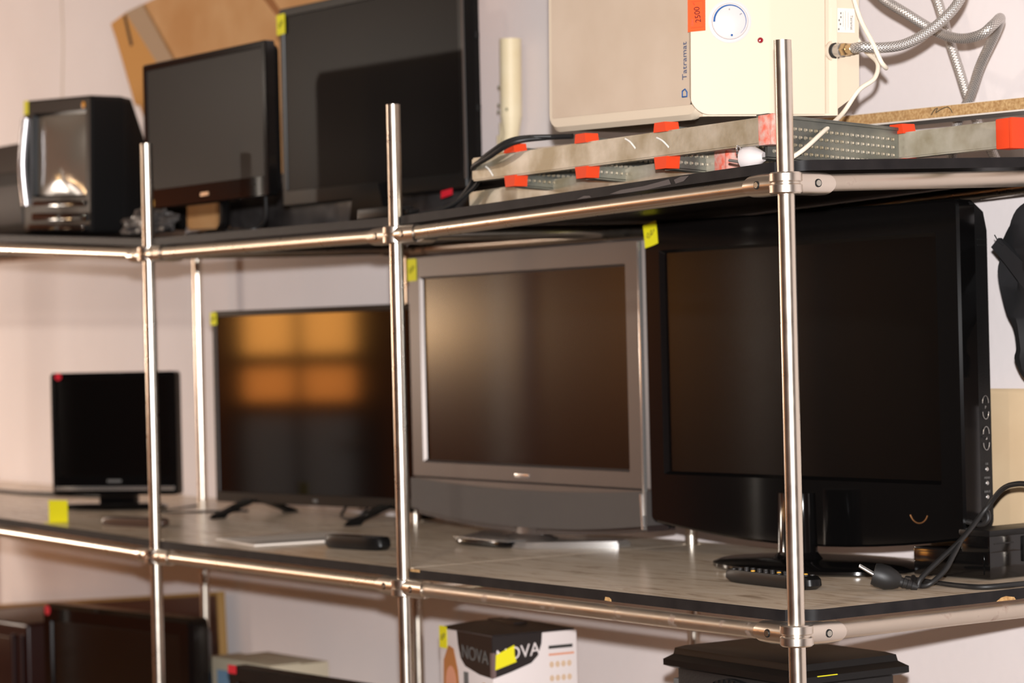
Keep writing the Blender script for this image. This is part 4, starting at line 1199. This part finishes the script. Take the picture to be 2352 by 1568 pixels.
# ------------------------------------------------------------------ bottom shelf
sp = thing('loudspeaker', 'black loudspeaker cabinet with ribbed woofer under the corner of middle shelf', 'loudspeaker', (-.193, .16, ztop(2, -.2, .2)))
h = .948 - ztop(2, -.2, .2)
obj('cabinet', bx(-.322, -.012, .012, .205, 0.001, h - .03, .006), speakerM, sp)
bm = bmesh.new()
loft(bm, [[(x, y, z) for x, y in ((-.338 + i, -.004 + i), (.004 - i, -.004 + i), (.004 - i, .222 - i), (-.338 + i, .222 - i))] for z, i in ((h - .036, .010), (h - .032, .0), (h - .022, .0), (h - .014, .012), (h - .004, .014), (h, .026))])
obj('top_moulding', bm, sPlastic, sp)
wc = (-.170, .012, h - .160)
wr = obj('woofer', lathe(bmesh.new(), [(.120, .0), (.120, -.010), (.116, -.014), (.106, -.008), (.098, -.004), (.088, -.010), (.078, -.004), (.04, .004), (.035, -.006), (.002, -.012)], 56, 'y', wc), rubberK, sp)
for k in range(56):
    a = 2 * PI * k / 56
    if k == 0:
        bm = bmesh.new(); box(bm, -.0018, .0018, -.0155, -.006, .105, .119, .0008); rb = obj('rib', bm, sPlastic, wr)
        rb.location = wc
    else:
        o = rb.copy(); C.objects.link(o); o.parent = wr; o.location = wc; o.rotation_euler = (0, a, 0)
for yy in (.14, .165):
    obj('socket', lathe(bmesh.new(), [(.009, -.013), (.009, -.006), (.006, -.004), (.006, .004)], 16, 'x', (0, yy, h - .118)), rubberK, sp)
obj('switch', bx(-.012, -.006, .10, .108, h - .124, h - .112, .001), greyP, sp)
for xx, yy in ((-.331, .03), (-.02, .212)):
    obj('bracket', bx(xx - .014, xx + .014, yy - .01, yy + .012, h - .078, h - .056, .003), greyP, sp)
obj('price_sticker', bx(-.07, -.03, -.001, .003, h - .024, h - .0215), yellowS, sp, False)['label'] = 'yellow sticker on the top moulding'
obj('price_sticker', bx(-.012, .0045, .035, .075, h - .0225, h - .0212), yellowS, sp, False)['label'] = 'yellow sticker lying on the top moulding'

nv = thing('appliance_carton', 'white and black appliance carton with yellow price stickers and a printed portrait', 'carton', (-1.178, .24, ztop(2, -1.2, .3)), math.radians(-3))
h = .899 - ztop(2, -1.2, .3)
BW, BD = .205, .185
obj('carton_body', bx(-BW, 0, 0, BD, 0.001, h, .0015), boxW, nv)
# sunken lid with carry handle
obj('lid', loft(bmesh.new(), [[(x, y, z) for x, y in ((-BW + i, i), (-i, i), (-i, BD - i), (-BW + i, BD - i))] for z, i in ((h - .001, .003), (h + .003, .003), (h + .014, .05))]), boxK, nv)
obj('lid_handle', bx(-BW * .75, -BW * .25, BD * .42, BD * .58, h + .012, h + .017, .002), boxK, nv)
# printed black badge wrapping the corner
bl = [(-.135, h + .0005), (0.0004, h + .0005), (.0004, h - .078), (-.05, h - .075), (-.105, h - .064), (-.122, h - .05), (-.131, h - .025)]
bd1 = obj('printed_badge', prism(bmesh.new(), bl, -.0012, -.0002, 'y'), boxK, nv, False)
br = [(-.0004, h + .0005), (.108, h + .0005), (.106, h - .02), (.098, h - .042), (.083, h - .055), (.04, h - .068), (-.0004, h - .078)]
bd2 = obj('printed_badge', prism(bmesh.new(), br, .0002, .0012, 'x'), boxK, nv, False)
obj('badge_lettering', text_bm('NOVA', .036, plane_mat((-.066, -.0016, h - .040), (1, 0, -.05), (0, 0, 1)), shear=.0), greyP, bd1)
obj('badge_lettering', text_bm('NOVA', .034, plane_mat((.0016, .054, h - .034), (0, 1, .1), (0, 0, 1))), boxW, bd2)
obj('badge_divider', bx(-.007, .0014, -.0016, .006, h - .077, h - .030), mat('badge_grey', srgb(110, 90, 88), .5), nv, False)
# portrait print, gold disc, text lines, pan print on the faces
pr = obj('portrait_print', prism(bmesh.new(), [(-.190, h - .060), (-.170, h - .030), (-.150, h - .035), (-.135, h - .075), (-.128, h - .13), (-.115, h - .20), (-.11, h - .26), (-.195, h - .26), (-.195, h - .15)], -.0008, -.0002, 'y'), hairM, nv, False)
obj('portrait_face', prism(bmesh.new(), [(-.162 + .021 * math.cos(a), h - .105 + .036 * math.sin(a)) for a in [2 * PI * k / 20 for k in range(20)]], -.0012, -.0006, 'y'), skinM, pr, False)
obj('gold_disc', prism(bmesh.new(), [(-.034 + .015 * math.cos(a), h - .108 + .019 * math.sin(a)) for a in [2 * PI * k / 24 for k in range(24)]], -.0008, -.0002, 'y'), goldP, nv, False)
obj('pan_print', prism(bmesh.new(), [(-.085, h - .135), (-.02, h - .142), (-.005, h - .18), (-.02, h - .19), (-.03, h - .152), (-.083, h - .145)], -.0008, -.0002, 'y'), darkP, nv, False)
obj('pan_print', prism(bmesh.new(), [(-.08, h - .146), (-.034, h - .153), (-.028, h - .20), (-.08, h - .20)], -.0008, -.0002, 'y'), greyP, nv, False)
obj('icon_print', bx(-.112, -.094, -.0008, -.0002, h - .105, h - .075), greyP, nv, False)
for k in range(6):
    z = h - .10 - k * .018
    obj('text_line', bx(.0002, .0008, .026, .026 + (.05, .062, .075, .058, .07, .05)[k], z, z + .006), greyP, nv, False)
obj('text_line', bx(.0002, .0008, .122, .175, h - .032, h - .026), darkP, nv, False)
obj('text_line', bx(.0002, .0008, .122, .178, h - .045, h - .041), skinM, nv, False)
for j in range(2):
    for k in range(4):
        obj('food_icon', prism(bmesh.new(), [(.128 + k * .013 + .005 * math.cos(a), h - .062 - j * .026 + .006 * math.sin(a)) for a in [2 * PI * q_ / 12 for q_ in range(12)]], .0002, .0008, 'x'), tanP, nv, False)
obj('round_print', prism(bmesh.new(), [(.162 + .016 * math.cos(a), h - .145 + .02 * math.sin(a)) for a in [2 * PI * q_ / 20 for q_ in range(20)]], .0002, .0008, 'x'), darkP, nv, False)
sticker(nv, -BW + .016, h - .016, .030, .042, yellowS, y=-.0012, label='yellow price sticker')
s2 = obj('price_sticker', prism(bmesh.new(), [(.004, h - .062), (.050, h - .050), (.046, h - .036), (.046, h - .018), (.006, h - .034)], .0018, .0024, 'x'), yellowS, nv, False)
s2['label'] = 'slanting yellow price sticker'

T1x, T1y = -2.795, .20
t1 = thing('flat_television', 'black television with round red sticker on the bottom shelf before the brown panel', 'television', (T1x, T1y, ztop(2, T1x, T1y)), math.radians(9), 'flat televisions on the rack')
zs = ztop(2, T1x, T1y); W, Z0, Z1 = .64, .02, .828 - zs
bezel(t1, W, Z0, Z1, (.040, .045, .040, .07), .05, gPlastic, r=.016, rec=.006, ch=.010)
screen(t1, -W / 2 + .04, W / 2 - .045, Z0 + .07, Z1 - .04, .0055, scrDark)
back_cover(t1, W, Z0, Z1, .05, [(.004, .0, .004, .049), (.03, .02, .03, .08), (.1, .04, .1, .11)], sPlastic)
obj('stand_base', bx(-.16, .16, -.08, .12, .001, .022, .006), gPlastic, t1)
obj('price_sticker', lathe(bmesh.new(), [(.0125, .0005), (.0125, -.0012)], 20, 'y', (-W / 2 + .028, 0, Z1 - .016)), redS, t1)['label'] = 'round red sticker'

T2x, T2y = -1.84, .175
t2 = thing('flat_television', 'black television with red sticker standing low on the bottom shelf, top edge showing', 'television', (T2x, T2y, ztop(2, T2x, T2y)), math.radians(6), 'flat televisions on the rack')
zs = ztop(2, T2x, T2y); W, Z0, Z1 = .50, .02, .768 - zs
bezel(t2, W, Z0, Z1, (.030, .030, .030, .05), .04, sPlastic, r=.006, rec=.004, ch=.003)
screen(t2, -W / 2 + .03, W / 2 - .03, Z0 + .05, Z1 - .03, .0035, scrDark)
back_cover(t2, W, Z0, Z1, .04, [(.004, .0, .004, .039), (.03, .02, .03, .07)], sPlastic)
obj('stand_base', bx(-.14, .14, -.07, .11, .001, .022, .006), gPlastic, t2)
sticker(t2, -W / 2 + .016, Z1 - .006, .032, .018, redS, y=-.0008, scrib=False, label='red sticker')

cbx = thing('cream_carton', 'cream carton with a blue print between the two bottom televisions', 'carton', (-2.52, .40, ztop(2, -2.5, .40)), math.radians(4))
h = .712 - ztop(2, -2.5, .40)
obj('carton_body', bx(-.14, .13, 0, .16, .001, h, .003), mat('cream_card', srgb(196, 184, 160), .6), cbx)
obj('lid_flap', bx(-.142, .132, -.003, .08, h, h + .004, .001), mat('cream_card', srgb(196, 184, 160), .6), cbx)
obj('blue_print', bx(-.11, -.03, -.0012, 0, h - .08, h - .025), mat('pale_blue_print', srgb(120, 150, 176), .5), cbx, False)
obj('grey_print', bx(-.012, .11, -.0012, 0, h - .05, h - .02), mat('buff_print', srgb(190, 164, 120), .6), cbx, False)

vp = thing('veneer_panel', 'dark brown veneer panel with gold edging leaning on the wall, bottom shelf', 'panel', (-3.18, .674, .813), 0, rot=(math.radians(-1.2), math.radians(-5.5), 0))
obj('sheet', bx(-1.55, -.010, .0, .018, -.37, -.010), veneer, vp, False)
obj('edging', bx(-1.56, .0, -.003, .019, -.010, .0, .001), goldE, vp)
obj('edging', bx(-.010, .0, -.003, .019, -.37, -.010, .001), goldE, vp)
mr = thing('maroon_cabinet', 'glossy maroon rounded cabinet at the bottom left corner', 'cabinet', (-3.50, .27, ztop(2, -3.5, .27)), math.radians(6))
obj('body', bx(-.42, .0, 0, .26, .001, 0.735 - ztop(2, -3.5, .27), .012, 3), maroon, mr)
obj('front_panel', bx(-.38, -.06, -.004, .006, .05, .26, .004, 2), maroon, mr)
for xx in (-.068, -.02):  # rounded beads added to catch the flash as two upright glints
    obj('glint_bead', cyl(bmesh.new(), (xx, -.006, .10), (xx, -.006, .27), .006, n=16), maroon, mr)
